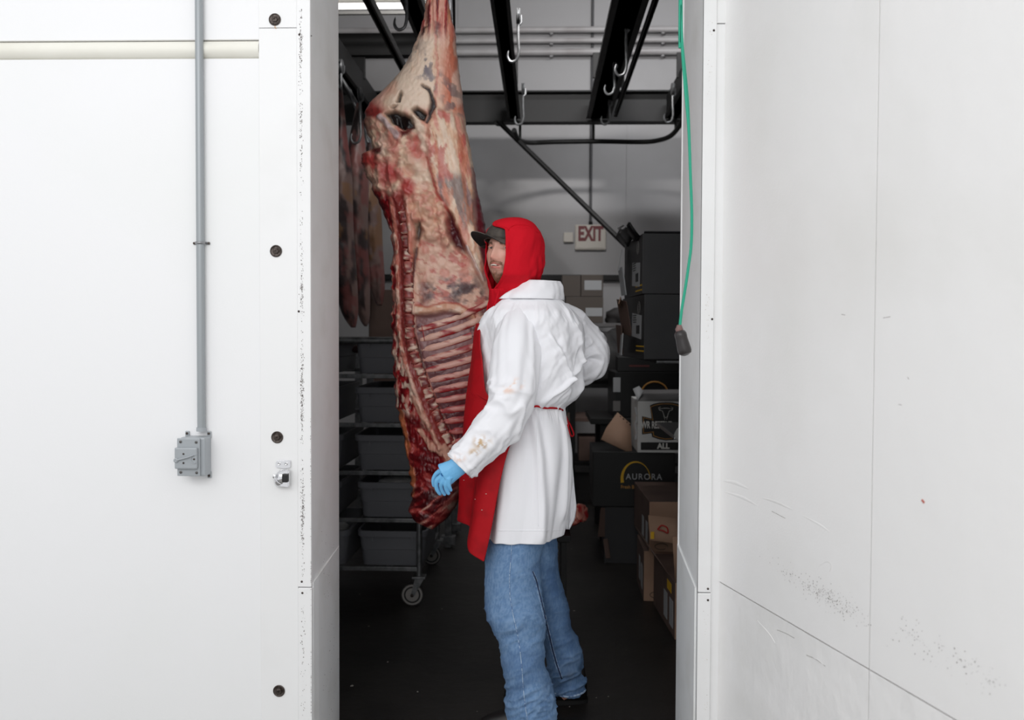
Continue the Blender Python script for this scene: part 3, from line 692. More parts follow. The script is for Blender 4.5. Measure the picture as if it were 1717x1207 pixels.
def carton(lab, loc, w, d, h, rz, m, name='cardboard_box', group=None, mside=None, mtop=None):
    t = thing(name, lab, 'box', loc, rz, group)
    b = box('carton_body', (w, d, h), (0, 0, h / 2), m, t, 0.004)
    if mside: b.data.materials.append(mside); [setattr(p, 'material_index', 1) for p in b.data.polygons if p.normal.x < -0.7]
    if mtop: b.data.materials.append(mtop); k = len(b.data.materials) - 1; [setattr(p, 'material_index', k) for p in b.data.polygons if p.normal.z > 0.7]
    return t
def barcode(parent, loc, w, h, face, n=7):
    for k in range(n):
        x = -w / 2 + w * (k + 0.5) / n
        if face == 'L': slab('barcode_bar', w / n * random.uniform(0.3, 0.7), h, M_ink, parent, (loc[0], loc[1] + x, loc[2]), 'L')
        else: slab('barcode_bar', w / n * random.uniform(0.3, 0.7), h, M_ink, parent, (loc[0] + x, loc[1], loc[2]), 'F')
# rack carrying the two upper black cartons
SX = at(1082, 545, 4.55).x
zsh = at(1082, 603, 4.55).z
t = thing('shelf_unit', 'dark shelf unit behind the right door edge, carrying the stacked black cartons', 'shelf', (1.25, 5.1, 0))
box('shelf_board', (1.30, 0.95, 0.02), (0.0, 0, zsh - 0.012), M_black, t, 0.004)
tube('board_edge', [(-0.65, -0.478, zsh - 0.014), (0.65, -0.478, zsh - 0.014)], 0.008, M_galv, t, 8)
for sx, sy in ((0.1, 0.3), (0.1, -0.46), (0.6, -0.46), (0.6, 0.46)):
    box('post', (0.04, 0.04, zsh - 0.02), (sx, sy, (zsh - 0.02) / 2), M_black, t, 0.003)
def upper(lab, py_t, py_b, rz, w=0.62, d=0.62, Y=4.68, xo=0):
    h = at(1082, py_t, 4.6).z - at(1082, py_b, 4.6).z - 0.002
    ca, sa = math.cos(rz), math.sin(rz)
    cor = Vector((SX + xo, 4.6, 0))      # near-left bottom corner
    cen = cor + Vector((w / 2 * ca - d / 2 * sa, w / 2 * sa + d / 2 * ca, 0))
    return Vector((cen.x, cen.y, 0)), w, d, h, rz
cen, w_, d_, h_, rz_ = upper('', 490, 600, R(5))
c2 = carton('open black carton on the shelf, the lower of two at the right door edge', (cen.x, cen.y, zsh), w_, d_, h_, rz_, M_blk, 'black_carton', 'black cartons on the shelf', mside=M_blk2)
z2 = zsh + h_ + 0.002
cen1, w1, d1, h1, rz1 = upper('', 388, 490, R(3), xo=-0.012)
c1 = carton('black carton with flap up and white label, on top of the other on the shelf', (cen1.x, cen1.y, z2), w1, d1, h1, rz1, M_blk, 'black_carton', 'black cartons on the shelf', mside=M_blk2)
def side_detail(c, w, d, h, up):
    x = -w / 2 - 0.001
    for k in range(2): slab('yellow_stripe', 0.20, 0.007, M_yel, c, (x, -d / 2 + 0.104, (0.022 if up else 0.042) + 0.024 * k), 'L')
    l = slab('shipping_label', 0.25, 0.125, M_lab, c, (x - 0.001, -d / 2 + 0.19, h * (0.36 if up else 0.52)), 'L', rot=R(4))
    barcode(c, (x - 0.0022, -d / 2 + 0.15, h * (0.30 if up else 0.46)), 0.09, 0.045, 'L')
    for k in range(4): slab('label_line', 0.08 + 0.02 * (k % 2), 0.005, M_ink, c, (x - 0.0022, -d / 2 + 0.24, h * (0.44 if up else 0.58) + 0.012 * k), 'L')
    pp = [(x - 0.001, -d / 2 + 0.13 + 0.03 * math.cos(a), h * 0.8 + 0.035 * math.sin(a)) for a in [R(30 * k) for k in range(13)]]
    tube('oval_emblem', pp, 0.0016, M_gink, c, 6)
    for k in range(4): slab('emblem_line', 0.012, 0.006, M_gink, c, (x - 0.001, -d / 2 + 0.13, h * 0.8 - 0.02 + 0.013 * k), 'L')
side_detail(c1, w1, d1, h1, True); side_detail(c2, w_, d_, h_, False)
# raised flap of the upper carton, folded over and crumpled
pr = []
for i in range(9):
    s = i / 8
    row = []
    for j in range(7):
        v = j / 6
        row.append((-w1 / 2 - 0.02 + 0.05 * s - 0.10 * math.sin(s * 2.6) * 0.7, -d1 / 2 + 0.06 + 0.48 * v, h1 + 0.055 * math.sin(s * 3.0) + 0.012 * math.sin(v * 9 + s * 3) - 0.05 * max(0, s - 0.6)))
    pr.append(row)
V, Fc = grid(np.array(pr)); o = link('top_flap', mesh('top_flap', V, Fc), M_blk2, c1); s_ = o.modifiers.new('s', 'SOLIDIFY'); s_.thickness = 0.005; apply_mods(o)
for k in range(3): tube('flap_print', [(pr[2 + k][1][0] - 0.012, pr[2 + k][1][1], pr[2 + k][1][2] + 0.004), (pr[2 + k][4][0] - 0.012, pr[2 + k][4][1], pr[2 + k][4][2] + 0.004)], 0.003, M_lab, c1, 5)
box('rear_flap', (w1 * 0.9, 0.006, 0.09), (0.02, -0.02, h1 + 0.018), M_blk, c1, 0.001, (R(62), 0, 0))
# paper tongue and torn liners along the left of both cartons
box('torn_liner', (0.006, 0.10, 0.16), (-w1 / 2 - 0.03, d1 / 2 - 0.12, h1 * 0.30), M_lab, c1, 0.001, (0, R(-8), R(6)))
box('torn_liner', (0.006, 0.09, 0.12), (-w1 / 2 - 0.035, d1 / 2 - 0.08, h1 * 0.70), M_lab, c1, 0.001, (R(5), R(10), R(-6)))
for k, (dy, dz, hh, mm) in enumerate(((0.10, 0.22, 0.20, M_kraftd), (0.02, 0.10, 0.16, M_kraftd), (0.14, 0.07, 0.12, M_lab), (0.16, 0.30, 0.04, M_kraft))):
    box('torn_flap', (0.005, 0.13, hh), (-w_ / 2 - 0.03 - 0.012 * k, d_ / 2 - 0.13 - dy, dz), mm, c2, 0.001, (R(8 - 6 * k), R(-14 + 9 * k), R(12 - 9 * k)))

# floor stack: dark cartons at the back, white carton on top, kraft cartons in front
g = 'cartons stacked on the cold-room floor'
Ya = 5.5
def fz(py, Y): return at(1000, py, Y).z
xa0 = at(995, 800, Ya).x; z1 = fz(850, Ya); z2_ = fz(757, Ya)
base = carton('dark carton on the floor under the carton with the gold arc', (at(1075, 900, Ya).x + 0.02, Ya + 0.27, 0), 0.47, 0.5, z1 - 0.003, R(-2), M_blk, 'black_carton', g)
box('torn_corner', (0.06, 0.006, 0.18), (-0.24, -0.25, z1 - 0.10), M_kraftd, base, 0.001, (0, R(6), R(25)))
box('torn_corner', (0.03, 0.006, 0.12), (-0.22, -0.262, z1 - 0.26), M_kraftd, base, 0.001, (0, R(-8), R(-15)))
xa1 = at(1133, 800, Ya).x; ca_ = carton('black carton with a gold arc and pale lettering, under the white carton', ((xa0 + xa1) / 2, Ya + 0.26, z1), xa1 - xa0, 0.5, z2_ - z1 - 0.002, R(-1), M_blk2, 'black_carton', g)
hA = z2_ - z1; yf = -0.2515
px2 = lambda px, py: (at(px, py, Ya).x - (xa0 + xa1) / 2, at(px, py, Ya).z - z1)
q0 = px2(1067, 804); rr0 = 0.112
pts_o = []; n = 24
for k in range(n + 1):
    a = R(192 - 190 * k / n); pts_o.append((q0[0] + rr0 * 0.82 * math.cos(a), q0[1] + rr0 * math.sin(a)))
pts_i = []
for k in range(n, -1, -1):
    a = R(192 - 190 * k / n); tk = 0.022 * math.sin(math.pi * min(1, (1 - k / n) * 0.75 + 0.25)) if k > 0 else 0.001
    tk = 0.017 * (1 - k / n) ** 1.5 + 0.003
    pts_i.append((q0[0] + (rr0 * 0.82 - tk) * math.cos(a), q0[1] + (rr0 - tk) * math.sin(a)))
prism('gold_arc', pts_o + pts_i, yf, yf - 0.001, M_yel, ca_, 'XZ')
q = px2(1081, 800); text('lettering', 'AURORA', 0.052, M_lab, ca_, (q[0], yf - 0.0005, q[1]), sx=0.92, space=1.22, bold=0.0005)
q = px2(1058, 817); text('small_lettering', 'Fresh Beef', 0.030, M_gold, ca_, (q[0], yf - 0.0005, q[1]), sx=0.9, bold=0.0006)
# raised kraft flap lying across the black carton
q0_ = px2(998, 742); q1_ = px2(1068, 757); q2_ = px2(1046, 702); q3_ = px2(1010, 738)
V = [(px2(1010, 738)[0], -0.2, px2(1010, 738)[1]), (px2(1062, 762)[0], -0.22, px2(1062, 762)[1]), (px2(1064, 722)[0], -0.02, px2(1064, 722)[1] + 0.02), (px2(1041, 702)[0], -0.03, px2(1041, 702)[1] + 0.02), (px2(1020, 722)[0], -0.1, px2(1020, 722)[1])]
o = link('kraft_flap', mesh('kraft_flap', V, [(0, 1, 2, 3, 4)]), M_kraft, ca_, False); s_ = o.modifiers.new('s', 'SOLIDIFY'); s_.thickness = 0.006; apply_mods(o)
for k in range(4):
    a = Vector(V[3]).lerp(Vector(V[2]), 0.15 + 0.25 * k); lathe('flap_hole', [(0.006, -0.004), (0.006, 0.004)], M_ink, ca_, 10, (a.x + 0.003, a.y - 0.012, a.z - 0.018 + 0.004 * (k % 2)), 'Y')
# white carton
Yw = 5.45; xw0 = at(1070, 700, Yw).x; xw1 = xw0 + 0.42; zw0 = z2_; zw1 = fz(672, Yw)
cw = carton('white carton with a black cattle-head shield, on top of the gold-arc carton', ((xw0 + xw1) / 2, Yw + 0.22, zw0), xw1 - xw0, 0.4, zw1 - zw0, R(0), M_wht, 'white_carton', g)
pw = lambda px, py: (at(px, py, Yw).x - (xw0 + xw1) / 2, at(px, py, Yw).z - zw0)
yf = 0.02 - 0.2205 - 0.0
yf = -0.2015
def wp(name, pts, m, d=0): return prism(name, [pw(*p) for p in pts], yf - d, yf - 0.001 - d, m, cw, 'XZ')
top = [(1091, 681), (1098, 678), (1108, 676), (1118, 675.5), (1128, 676), (1137, 678), (1142, 681)]
wp('shield_border', [(x + (-0.7 if x < 1116 else 0.7), y - 1) for x, y in top] + [(1140.5, 701), (1160, 701), (1160, 727), (1141, 727), (1140, 734), (1130, 738), (1117, 739), (1105, 737), (1094, 733), (1093, 727), (1077, 729), (1077, 698), (1093, 702)], M_ink)
wp('gold_line', [(x, y + 1.2) for x, y in top] + [(1139.5, 703), (1158, 703), (1158, 725), (1139, 725), (1138, 732), (1128, 736), (1117, 737), (1106, 735), (1096, 731.5), (1095.5, 725), (1079, 727), (1079, 700), (1095, 704)], M_gold, 0.0004)
wp('shield', [(x + (1.0 if x < 1116 else -1.0), y + 2.2) for x, y in top] + [(1138.5, 704), (1157, 704), (1157, 724), (1138, 724), (1137, 731), (1127, 735), (1117, 736), (1107, 734), (1097, 730.5), (1096.5, 724), (1080, 726), (1080, 701), (1096, 705)], M_ink, 0.0008)
hl = [(1105, 684), (1108, 682), (1107, 686), (1112, 685), (1117, 684.5), (1122, 685), (1127, 686), (1126, 682), (1129, 684), (1127.5, 688), (1123, 689), (1121, 694), (1119.5, 699), (1117, 701), (1114.5, 699), (1113, 694), (1111, 689), (1106.5, 688), (1105, 684)]
tube('cattle_head', [(pw(*p)[0], yf - 0.002, pw(*p)[1]) for p in hl], 0.0016, M_wink, cw, 5)
for s in (-1, 1): tube('cattle_eye', [(pw(1117 + 3.5 * s, 690)[0], yf - 0.002, pw(0, 690)[1]), (pw(1117 + 1.5 * s, 696)[0], yf - 0.002, pw(0, 696)[1])], 0.0009, M_wink, cw, 5)
q = pw(1116.5, 713.5); text('lettering', 'WR RESERVE', 0.060, M_wink, cw, (pw(1082, 0)[0], yf - 0.0022, q[1]), sx=0.54, align='LEFT', bold=0.0016)
wp('black_band', [(1075, 742), (1160, 742), (1160, 755), (1075, 755)], M_ink)
q = pw(1103, 748.6); text('band_lettering', 'ALL', 0.046, M_wink, cw, (q[0], yf - 0.0015, q[1]), sx=0.95, align='LEFT', bold=0.0022)
# open top flaps of the white carton
V = [(-0.21, -0.2, zw1 - zw0), (0.21, -0.2, zw1 - zw0), (0.21, 0.02, zw1 - zw0 + 0.06), (-0.17, 0.02, zw1 - zw0 + 0.055)]
o = link('top_flap', mesh('top_flap', V, [(0, 1, 2, 3)]), M_gry, cw, False); s_ = o.modifiers.new('s', 'SOLIDIFY'); s_.thickness = 0.005; apply_mods(o)
V = [(-0.21, -0.2, zw1 - zw0), (-0.225, -0.05, zw1 - zw0 + 0.06), (-0.18, 0.01, zw1 - zw0 + 0.075), (-0.165, -0.1, zw1 - zw0 + 0.05)]
o = link('corner_flap', mesh('corner_flap', V, [(0, 1, 2, 3)]), M_lab, cw, False); s_ = o.modifiers.new('s', 'SOLIDIFY'); s_.thickness = 0.005; apply_mods(o)
for k in range(4): box('torn_edge', (0.012, 0.006, 0.05), (-0.213 - 0.004 * (k % 2), -0.16, 0.10 + 0.05 * k), M_lab, cw, 0.001, (0, R(12 * (-1) ** k), 0))
# white bag hanging at the door edge in front of the white carton
Yp = 4.0
pts = [(1114, 714), (1128, 710), (1160, 709), (1175, 760), (1165, 800), (1143, 792), (1134, 775), (1128, 752), (1128, 735), (1118, 728)]
a0 = at(1140, 750, Yp)
# tray table with a folded white plastic liner
pl = thing('steel_table', 'pale table with a plastic-lined edge, jutting out from behind the right door edge', 'table', (1.0, Yp + 0.3, 0))
zt_ = fz(728, Yp)
xt0 = at(1119, 728, Yp).x - 1.0
box('table_top', (0.75, 0.6, 0.02), (xt0 + 0.375 + 0.03, 0, zt_ - 0.012), M_steel, pl, 0.004)
for sx in (xt0 + 0.56, xt0 + 0.72):
    for sy in (-0.24, 0.24): tube('leg', [(sx, sy, 0.0), (sx, sy, zt_ - 0.02)], 0.018, M_galv, pl, 10)
pr = []
for i in range(12):
    s = i / 11; row = []
    for j in range(14):
        v = j / 13; hang = 0.05 * math.sin(math.pi * min(1, s * 1.6)) if s < 0.6 else 0.05 * 0.6
        row.append((xt0 + 0.035 + 0.010 * math.sin(v * 13 + s * 4) + 0.42 * v, -0.30 - 0.012 * math.sin(s * 3.1) + 0.006 * math.sin(v * 17), zt_ + 0.038 * math.sin(math.pi * s) * (1 + 0.2 * math.sin(v * 11)) - 0.005 - (0.16 * (s - 0.5) * 2 * min(1, v * 3) if s > 0.5 else 0)))
    pr.append(row)
V, Fc = grid(np.array(pr)); o = link('plastic_liner', mesh('plastic_liner', V, Fc), mat('white_plastic', rgb(150, 150, 148), 0.35, 0, [(20, .2, .01)]), pl); s_ = o.modifiers.new('s', 'SOLIDIFY'); s_.thickness = 0.003; apply_mods(o)

# kraft stack
Yk = 4.75; xk = at(1079, 1008, Yk).x; zk1 = fz(888, Yk) - 0.0
def kbox(lab, px, py_b, py_t, Yn, w, d, rz, m, **kw):
    cor = at(px, py_b, Yn); ca, sa = math.cos(rz), math.sin(rz); cen = Vector((cor.x + w / 2 * ca - d / 2 * sa, Yn + w / 2 * sa + d / 2 * ca, 0))
    zb_ = max(0.0, cor.z); h = at(px, py_t, Yn).z - zb_
    return carton(lab, (cen.x, cen.y, zb_ if zb_ > 0.05 else 0), w, d, h - 0.002, rz, m, 'kraft_carton', g, **kw), w, d, h
k1, w, d, h = kbox('lower kraft carton on the floor, with the round printed mark', 1079, 1008, 923, 4.75, 0.5, 0.40, R(-1), M_kraft, mside=M_kraftd, mtop=M_kraftd)
for q in (0.07, 0.2): slab('side_label', 0.075, 0.13, M_lab, k1, (-w / 2 - 0.001, -d / 2 + 0.03 + q, h * 0.38 + q * 0.1), 'L')
tube('oval_mark', [(-w / 2 + 0.075 + 0.042 * math.cos(R(24 * k)), -d / 2 - 0.001, 0.035 + 0.018 * math.sin(R(24 * k))) for k in range(16)], 0.0015, M_ink, k1, 5)
text('carton_mark', 'JB', 0.036, M_ink, k1, (-w / 2 + 0.07, -d / 2 - 0.001, 0.036), bold=0.0015)
k2, w, d, h2 = kbox('upper kraft carton resting on the other one, its dark top showing', 1088, 925, 840, 4.72, 0.5, 0.64, R(1), M_kraft, mside=M_kraftd, mtop=M_kraftd)
k2.location.z = k1.location.z + h
for q in (0.07, 0.22): slab('side_label', 0.075, 0.11, M_lab, k2, (-w / 2 - 0.001, -d / 2 + 0.02 + q, 0.09), 'L')
tube('oval_mark', [(-w / 2 + 0.065 + 0.034 * math.cos(R(24 * k)), -d / 2 - 0.001, 0.03 + 0.016 * math.sin(R(24 * k))) for k in range(14)], 0.0013, M_ink, k2, 5)
# open kraft carton nearest the door
k3, w, d, h3 = kbox('open kraft carton nearest the doorway, with upturned flaps and a yellow sticker', 1131, 1073, 976, 4.15, 0.45, 0.55, R(3), M_kraft, mside=M_kraftd, mtop=M_kraftd)
for q in (0.06, 0.20): slab('side_label', 0.085, 0.13, M_lab, k3, (-w / 2 - 0.001, -d / 2 + 0.02 + q, h3 * 0.38), 'L')
slab('yellow_sticker', 0.10, 0.045, M_yel, k3, (-w / 2 - 0.0015, -d / 2 + 0.13, h3 * 0.80), 'L')
def flap(par, name, V, m):
    o = link(name, mesh(name, V, [tuple(range(len(V)))]), m, par, False); s_ = o.modifiers.new('s', 'SOLIDIFY'); s_.thickness = 0.005; return apply_mods(o)
flap(k3, 'front_flap', [(-w / 2, -d / 2, h3), (w / 2, -d / 2, h3), (w / 2, -d / 2 - 0.03, h3 + 0.22), (-w / 2 - 0.02, -d / 2 - 0.03, h3 + 0.22)], M_kraft)
f1 = flap(k3, 'side_flap', [(-w / 2, -d / 2 + 0.12, h3 + 0.0), (-w / 2, d / 2, h3 + 0.0), (-w / 2 - 0.10, d / 2 - 0.0, h3 + 0.15), (-w / 2 - 0.085, -d / 2 + 0.24, h3 + 0.12)], M_kraftd)
bF = [(-w / 2 - 0.06, 0.06, h3 + 0.12), (-w / 2 + 0.18, 0.05, h3 + 0.09), (-w / 2 + 0.18, 0.10, h3 + 0.21), (-w / 2 - 0.06, 0.11, h3 + 0.235)]
flap(k3, 'back_flap', bF, M_kraft)
slab('yellow_sticker', 0.018, 0.036, M_yel, k3, (-w / 2 - 0.047, 0.062, h3 + 0.143), 'F')
tube('red_mark', smooth_path([(-w / 2 - 0.02, 0.070, h3 + 0.17), (-w / 2 + 0.0, 0.075, h3 + 0.19), (-w / 2 + 0.028, 0.070, h3 + 0.18), (-w / 2 + 0.03, 0.062, h3 + 0.155), (-w / 2 + 0.008, 0.066, h3 + 0.165), (-w / 2 - 0.015, 0.07, h3 + 0.17)], 4), 0.004, M_redp, k3, 6)

# upper back cartons with arc (behind the white one)
Yb = 6.15
sb = thing('dark_bench', 'dark bench behind the carton stack, carrying the second gold-arc carton', 'bench', (0.95, Yb + 0.3, 0))
zbb = fz(700, Yb)
box('bench_top', (1.2, 0.7, 0.04), (0, 0, zbb - 0.022), M_black, sb, 0.004)
for sx in (-0.5, 0.5):
    for sy in (-0.28, 0.28): box('leg', (0.06, 0.06, zbb - 0.04), (sx, sy, (zbb - 0.04) / 2), M_black, sb, 0.004)
xb0 = at(1030, 650, Yb).x; hb = fz(624, Yb) - zbb
cb = carton('black carton with a gold arc behind the white carton', (xb0 + 0.3, Yb + 0.27, zbb), 0.6, 0.45, hb, R(2), M_blk2, 'black_carton', g)
yy = -0.2265
tube('gold_arc', [(at(1103, 0, Yb).x - xb0 - 0.3 + 0.09 * math.cos(R(175 - 17 * k)), yy, at(1000, 659, Yb).z - zbb + 0.078 * math.sin(R(175 - 17 * k))) for k in range(11)], 0.006, M_gold, cb, 6)
slab('shipping_label', 0.05, 0.10, M_lab, cb, (-0.3 + 0.012, yy, hb * 0.72), 'F'); slab('print_block', 0.05, 0.07, M_gink, cb, (-0.3 + 0.012, yy, hb * 0.25), 'F')
cb2 = carton('black carton on top of the back gold-arc carton, under the shelf', (xb0 + 0.34, Yb + 0.30, zbb + hb + 0.002), 0.6, 0.45, 0.10, R(-3), M_blk2, 'black_carton', g)
slab('red_strip', 0.14, 0.012, mat('dull_red', rgb(96, 44, 44), 0.6), cb2, (-0.15, -0.226, 0.04), 'F')

# far storage rack with brown cartons against the back wall
Yr = 8.1
t = thing('storage_rack', 'dark storage rack against the back wall below the exit sign', 'rack', (0.62, Yr + 0.3, 0))
zA = at(980, 541, Yr).z; zB = at(980, 700, Yr).z
box('shelf_board', (1.7, 0.6, 0.035), (0.25, 0, zA - 0.02), M_gry, t, 0.004)
box('shelf_board', (1.5, 0.6, 0.035), (0.15, 0, zB - 0.02), M_kraftd, t, 0.004); box('shelf_board', (1.5, 0.6, 0.035), (0.15, 0, 0.25), M_black, t, 0.004)
for sx in (-0.32, 0.95):
    for sy in (-0.28, 0.28): box('post', (0.05, 0.05, zA), (sx, sy, zA / 2), M_black, t, 0.004)
M_br = mat('far_brown_carton', rgb(92, 84, 78), 0.7)
gb = 'brown cartons on the far rack'
def far_box(lab, x0, x1, yt, yb, Y=Yr + 0.04, m=M_br, lbl=None):
    a = at(x0, yb, Y); b = at(x1, yt, Y)
    c = carton(lab, ((a.x + b.x) / 2, Y + 0.2, a.z), b.x - a.x - 0.004, 0.38, b.z - a.z - 0.003, R(0), m, 'brown_carton', gb)
    if lbl:
        u = at(lbl[0], lbl[3], Y); v = at(lbl[1], lbl[2], Y); slab('paper_label', v.x - u.x, v.z - u.z, M_lab, c, ((u.x + v.x) / 2 - c.location.x, -0.191, (u.z + v.z) / 2 - a.z), 'F')
    return c
bA = far_box('wide brown carton on the far rack, lower of three, with a white label', 948, 1012, 497, 541, lbl=(982, 1010, 516, 530))
zz_ = bA.location.z + (at(948, 497, Yr + 0.04).z - at(948, 541, Yr + 0.04).z) 
bB = far_box('right upper brown carton on the far rack, with a white label', 974, 1012, 460, 497, lbl=(980, 1009, 470, 486))
bC = far_box('left upper brown carton on the far rack, without a label', 942, 974, 461, 497)
far_box('tan carton on the lower board of the far rack, right of the coat', 962, 1030, 706, 745, Yr + 0.02, M_kraftd).location.z = 0.27; bpy.data.objects['brown_carton.003'].location.x += 0.045
crumple('dark_bag', (at(1020, 530, Yr).x + 0.25, Yr + 0.2, zA), 0.26, 0.2, 0.10, mat('dark_bundle', rgb(60, 58, 58), 0.6), seed=11, label='dark bundle on the far rack right of the brown cartons', cat='bundle')
crumple('dark_bag', (at(1010, 580, 7.0).x, 7.1, 0), 0.42, 0.28, 0.30, mat('dark_bundle2', rgb(42, 41, 41), 0.6), seed=12)
o = bpy.context.scene.collection.objects[-1]
o.location.z = 1.05; tag(o, 'dark lumpy bundle on the stand behind the worker\'s right elbow', 'bundle')
t = thing('dark_stand', 'dark stand holding the lumpy bundle behind the worker', 'stand', (at(1010, 580, 7.0).x, 7.1, 0))
box('stand_top', (0.9, 0.5, 0.04), (0.05, 0, 1.03), M_black, t, 0.004)
for sx in (-0.3, 0.45):
    for sy in (-0.2, 0.2): box('leg', (0.05, 0.05, 1.01), (sx, sy, 0.505), M_black, t, 0.003)
crumple('tan_carton_scrap', (at(640, 530, 6.8).x, 7.2, 0), 0.01, 0.01, 0.01, M_kraftd); bpy.data.objects.remove(bpy.data.objects['tan_carton_scrap'])
p = at(648, 545, 7.0)
t = carton('plain tan carton seen between the carcass and the dark hanging sides', (p.x, 7.2, 0), 0.30, 0.3, at(648, 485, 7.0).z, 0, M_kraftd, 'tall_carton')

# green cord with its black pull handle, hanging in the doorway
Yc = 2.45
cp = [at(x, y, Yc) for x, y in ((1141, -60), (1142, 0), (1143, 60), (1146, 110), (1150, 160), (1155, 220), (1158, 300), (1160, 360), (1159, 410), (1154, 450), (1148, 490), (1143, 520), (1140, 548))]
t = thing('pull_cord', 'green pull cord with a black grip, hanging at the right door edge', 'cord', cp[-1])
M_green = mat('green_cord', rgb(22, 160, 128), 0.5, 0, [(300, .4, .001)])
e = cp[-1]
top_ = [Vector((cp[0].x, Yc, 5.1))]
tube('cord', [p - e for p in smooth_path(top_ + cp, 6)], 0.0040, M_green, t, 10)
cp2 = [at(x, y, Yc + 0.02) for x, y in ((1140, -60), (1141, 0), (1144, 60), (1146, 88), (1153, 160), (1156, 220), (1158, 290))]
tube('cord_strand', [p - e for p in smooth_path([Vector((cp2[0].x, Yc + 0.02, 5.1))] + cp2, 5)], 0.0028, M_green, t, 8)
a = at(1139, 552, Yc) - e; b = at(1150, 596, Yc) - e
n = 12; pth = [a.lerp(b, k / n) for k in range(n + 1)]
rg = [0.004, 0.0135, 0.0165, 0.017, 0.0165, 0.0170, 0.0175, 0.018, 0.0185, 0.019, 0.019, 0.017, 0.006]
tube('grip', pth, rg, mat('black_grip', rgb(40, 36, 36), 0.35), t, 16)
lathe('ferrule', [(0.009, -0.006), (0.011, 0), (0.006, 0.012)], mat('dull_ferrule', rgb(120, 92, 88), 0.5), t, 12, a)

# ------------------------------------------------------------------ beef side
def seg_d(X, Y, pts):
    """distance to a polyline and arc position 0..1"""
    P = np.array(pts, float); best = np.full(np.shape(X), 1e9); tt = np.zeros(np.shape(X)); L = np.r_[0, np.cumsum(np.hypot(*np.diff(P, axis=0).T))]
    for k in range(len(P) - 1):
        a, b = P[k], P[k + 1]; d = b - a; l2 = (d ** 2).sum()
        t = np.clip(((X - a[0]) * d[0] + (Y - a[1]) * d[1]) / l2, 0, 1)
        D = np.hypot(X - a[0] - t * d[0], Y - a[1] - t * d[1]); m = D < best
        best = np.where(m, D, best); tt = np.where(m, (L[k] + t * math.sqrt(l2)) / L[-1], tt)
    return best, tt
def poly_m(X, Y, pts, soft=2.0):
    P = list(pts); inside = np.zeros(np.shape(X), bool); n = len(P)
    for k in range(n):
        x0, y0 = P[k]; x1, y1 = P[(k + 1) % n]
        c = ((y0 > Y) != (y1 > Y)) & (X < (x1 - x0) * (Y - y0) / (y1 - y0 + 1e-9) + x0); inside ^= c
    d, _ = seg_d(X, Y, P + [P[0]]); s = np.where(inside, d, -d); return np.clip(s / soft * 0.5 + 0.5, 0, 1)
def sm(a, b, x): t = np.clip((x - a) / (b - a), 0, 1); return t * t * (3 - 2 * t)
CRE = np.array(rgb(248, 222, 200)); FAT = np.array(rgb(240, 204, 176)); PNK = np.array(rgb(226, 150, 134)); RED = np.array(rgb(188, 36, 42)); DRD = np.array(rgb(96, 14, 22))
PUR = np.array(rgb(96, 52, 60)); GRY = np.array(rgb(126, 112, 114)); BLK = np.array(rgb(36, 18, 20)); ORG = np.array(rgb(214, 142, 96)); MEA = np.array(rgb(140, 34, 38)); ROS = np.array(rgb(200, 92, 88))

YB = 3.74
oy = [-172, -60, 0, 30, 60, 80, 100, 130, 150, 165, 180, 200, 218, 235, 252, 262, 280, 300, 320, 340, 360, 380, 400, 450, 500, 560, 600, 640, 680, 700, 740, 780, 800, 830, 850, 865, 878, 886]
ol = [724, 719, 715, 711, 703, 695, 687, 668, 650, 634, 620, 612, 613, 621, 627, 606, 608, 618, 627, 636, 646, 653, 657, 658, 658, 658, 660, 661, 667, 671, 680, 686, 690, 691, 686, 690, 706, 722]
orr = [745, 748, 752, 757, 764, 766, 768, 771, 774, 775, 777, 780, 782, 786, 789, 791, 794, 797, 800, 805, 810, 814, 818, 826, 831, 834, 834, 832, 828, 824, 815, 800, 792, 776, 764, 752, 740, 730]
ob = [.03, .04, .045, .055, .075, .085, .095, .115, .125, .13, .135, .14, .13, .12, .11, .11, .11, .11, .11, .11, .11, .11, .11, .11, .12, .12, .12, .12, .11, .11, .10, .10, .095, .09, .08, .07, .045, .02]
q = np.concatenate([np.arange(-172, -60, 8), np.arange(-60, 886.1, 2.0)])
L = spl(oy, ol, q); Rr = spl(oy, orr, q); B = spl(oy, ob, q)
L = L + (n2(np.zeros_like(q), q, 1, 0.11, 3, 3) - 0.5) * np.where((q > 190) & (q < 880), 9, 2) ; Rr = Rr + (n2(np.zeros_like(q), q, 1, 0.06, 3, 5) - 0.5) * np.where(q > 840, 10, 3)
nf, nb = 130, 26
th = np.concatenate([np.linspace(0, math.pi, nf), np.linspace(math.pi, 2 * math.pi, nb + 2)[1:-1]])
cs, sn = np.cos(th), np.sin(th)
nu, nv = len(q), len(th)
PX = ((L + Rr) / 2)[:, None] - ((Rr - L) / 2)[:, None] * np.sign(cs) * np.abs(cs) ** 0.9
PY = np.repeat(q[:, None], nv, 1)
front = np.clip(sn, 0, 1)
dep = np.where(sn > 0, np.abs(sn) ** 0.75, -np.abs(sn) ** 0.8) * B[:, None]       # toward the camera positive
# --- painter
X, Y = PX, PY
wx = X + (n2(X, Y, .05, .04, 3, 21) - .5) * 14; wy = Y + (n2(X, Y, .05, .04, 3, 22) - .5) * 14
wx2 = X + (n2(X, Y, .16, .12, 3, 23) - .5) * 9; wy2 = Y + (n2(X, Y, .16, .12, 3, 24) - .5) * 9
col = np.zeros(X.shape + (3,)); rel = np.zeros(X.shape)
def paint(m, c, k=1.0):
    global col
    a = np.clip(m * k, 0, 1)[..., None]; col = col * (1 - a) + np.asarray(c) * a
nz = n2(X, Y, .035, .02, 4, 31)
paint(np.ones_like(X), FAT); paint(sm(.45, .62, nz), PNK, .7); paint(sm(.6, .7, n2(X, Y, .09, .05, 4, 32)), RED, .5)
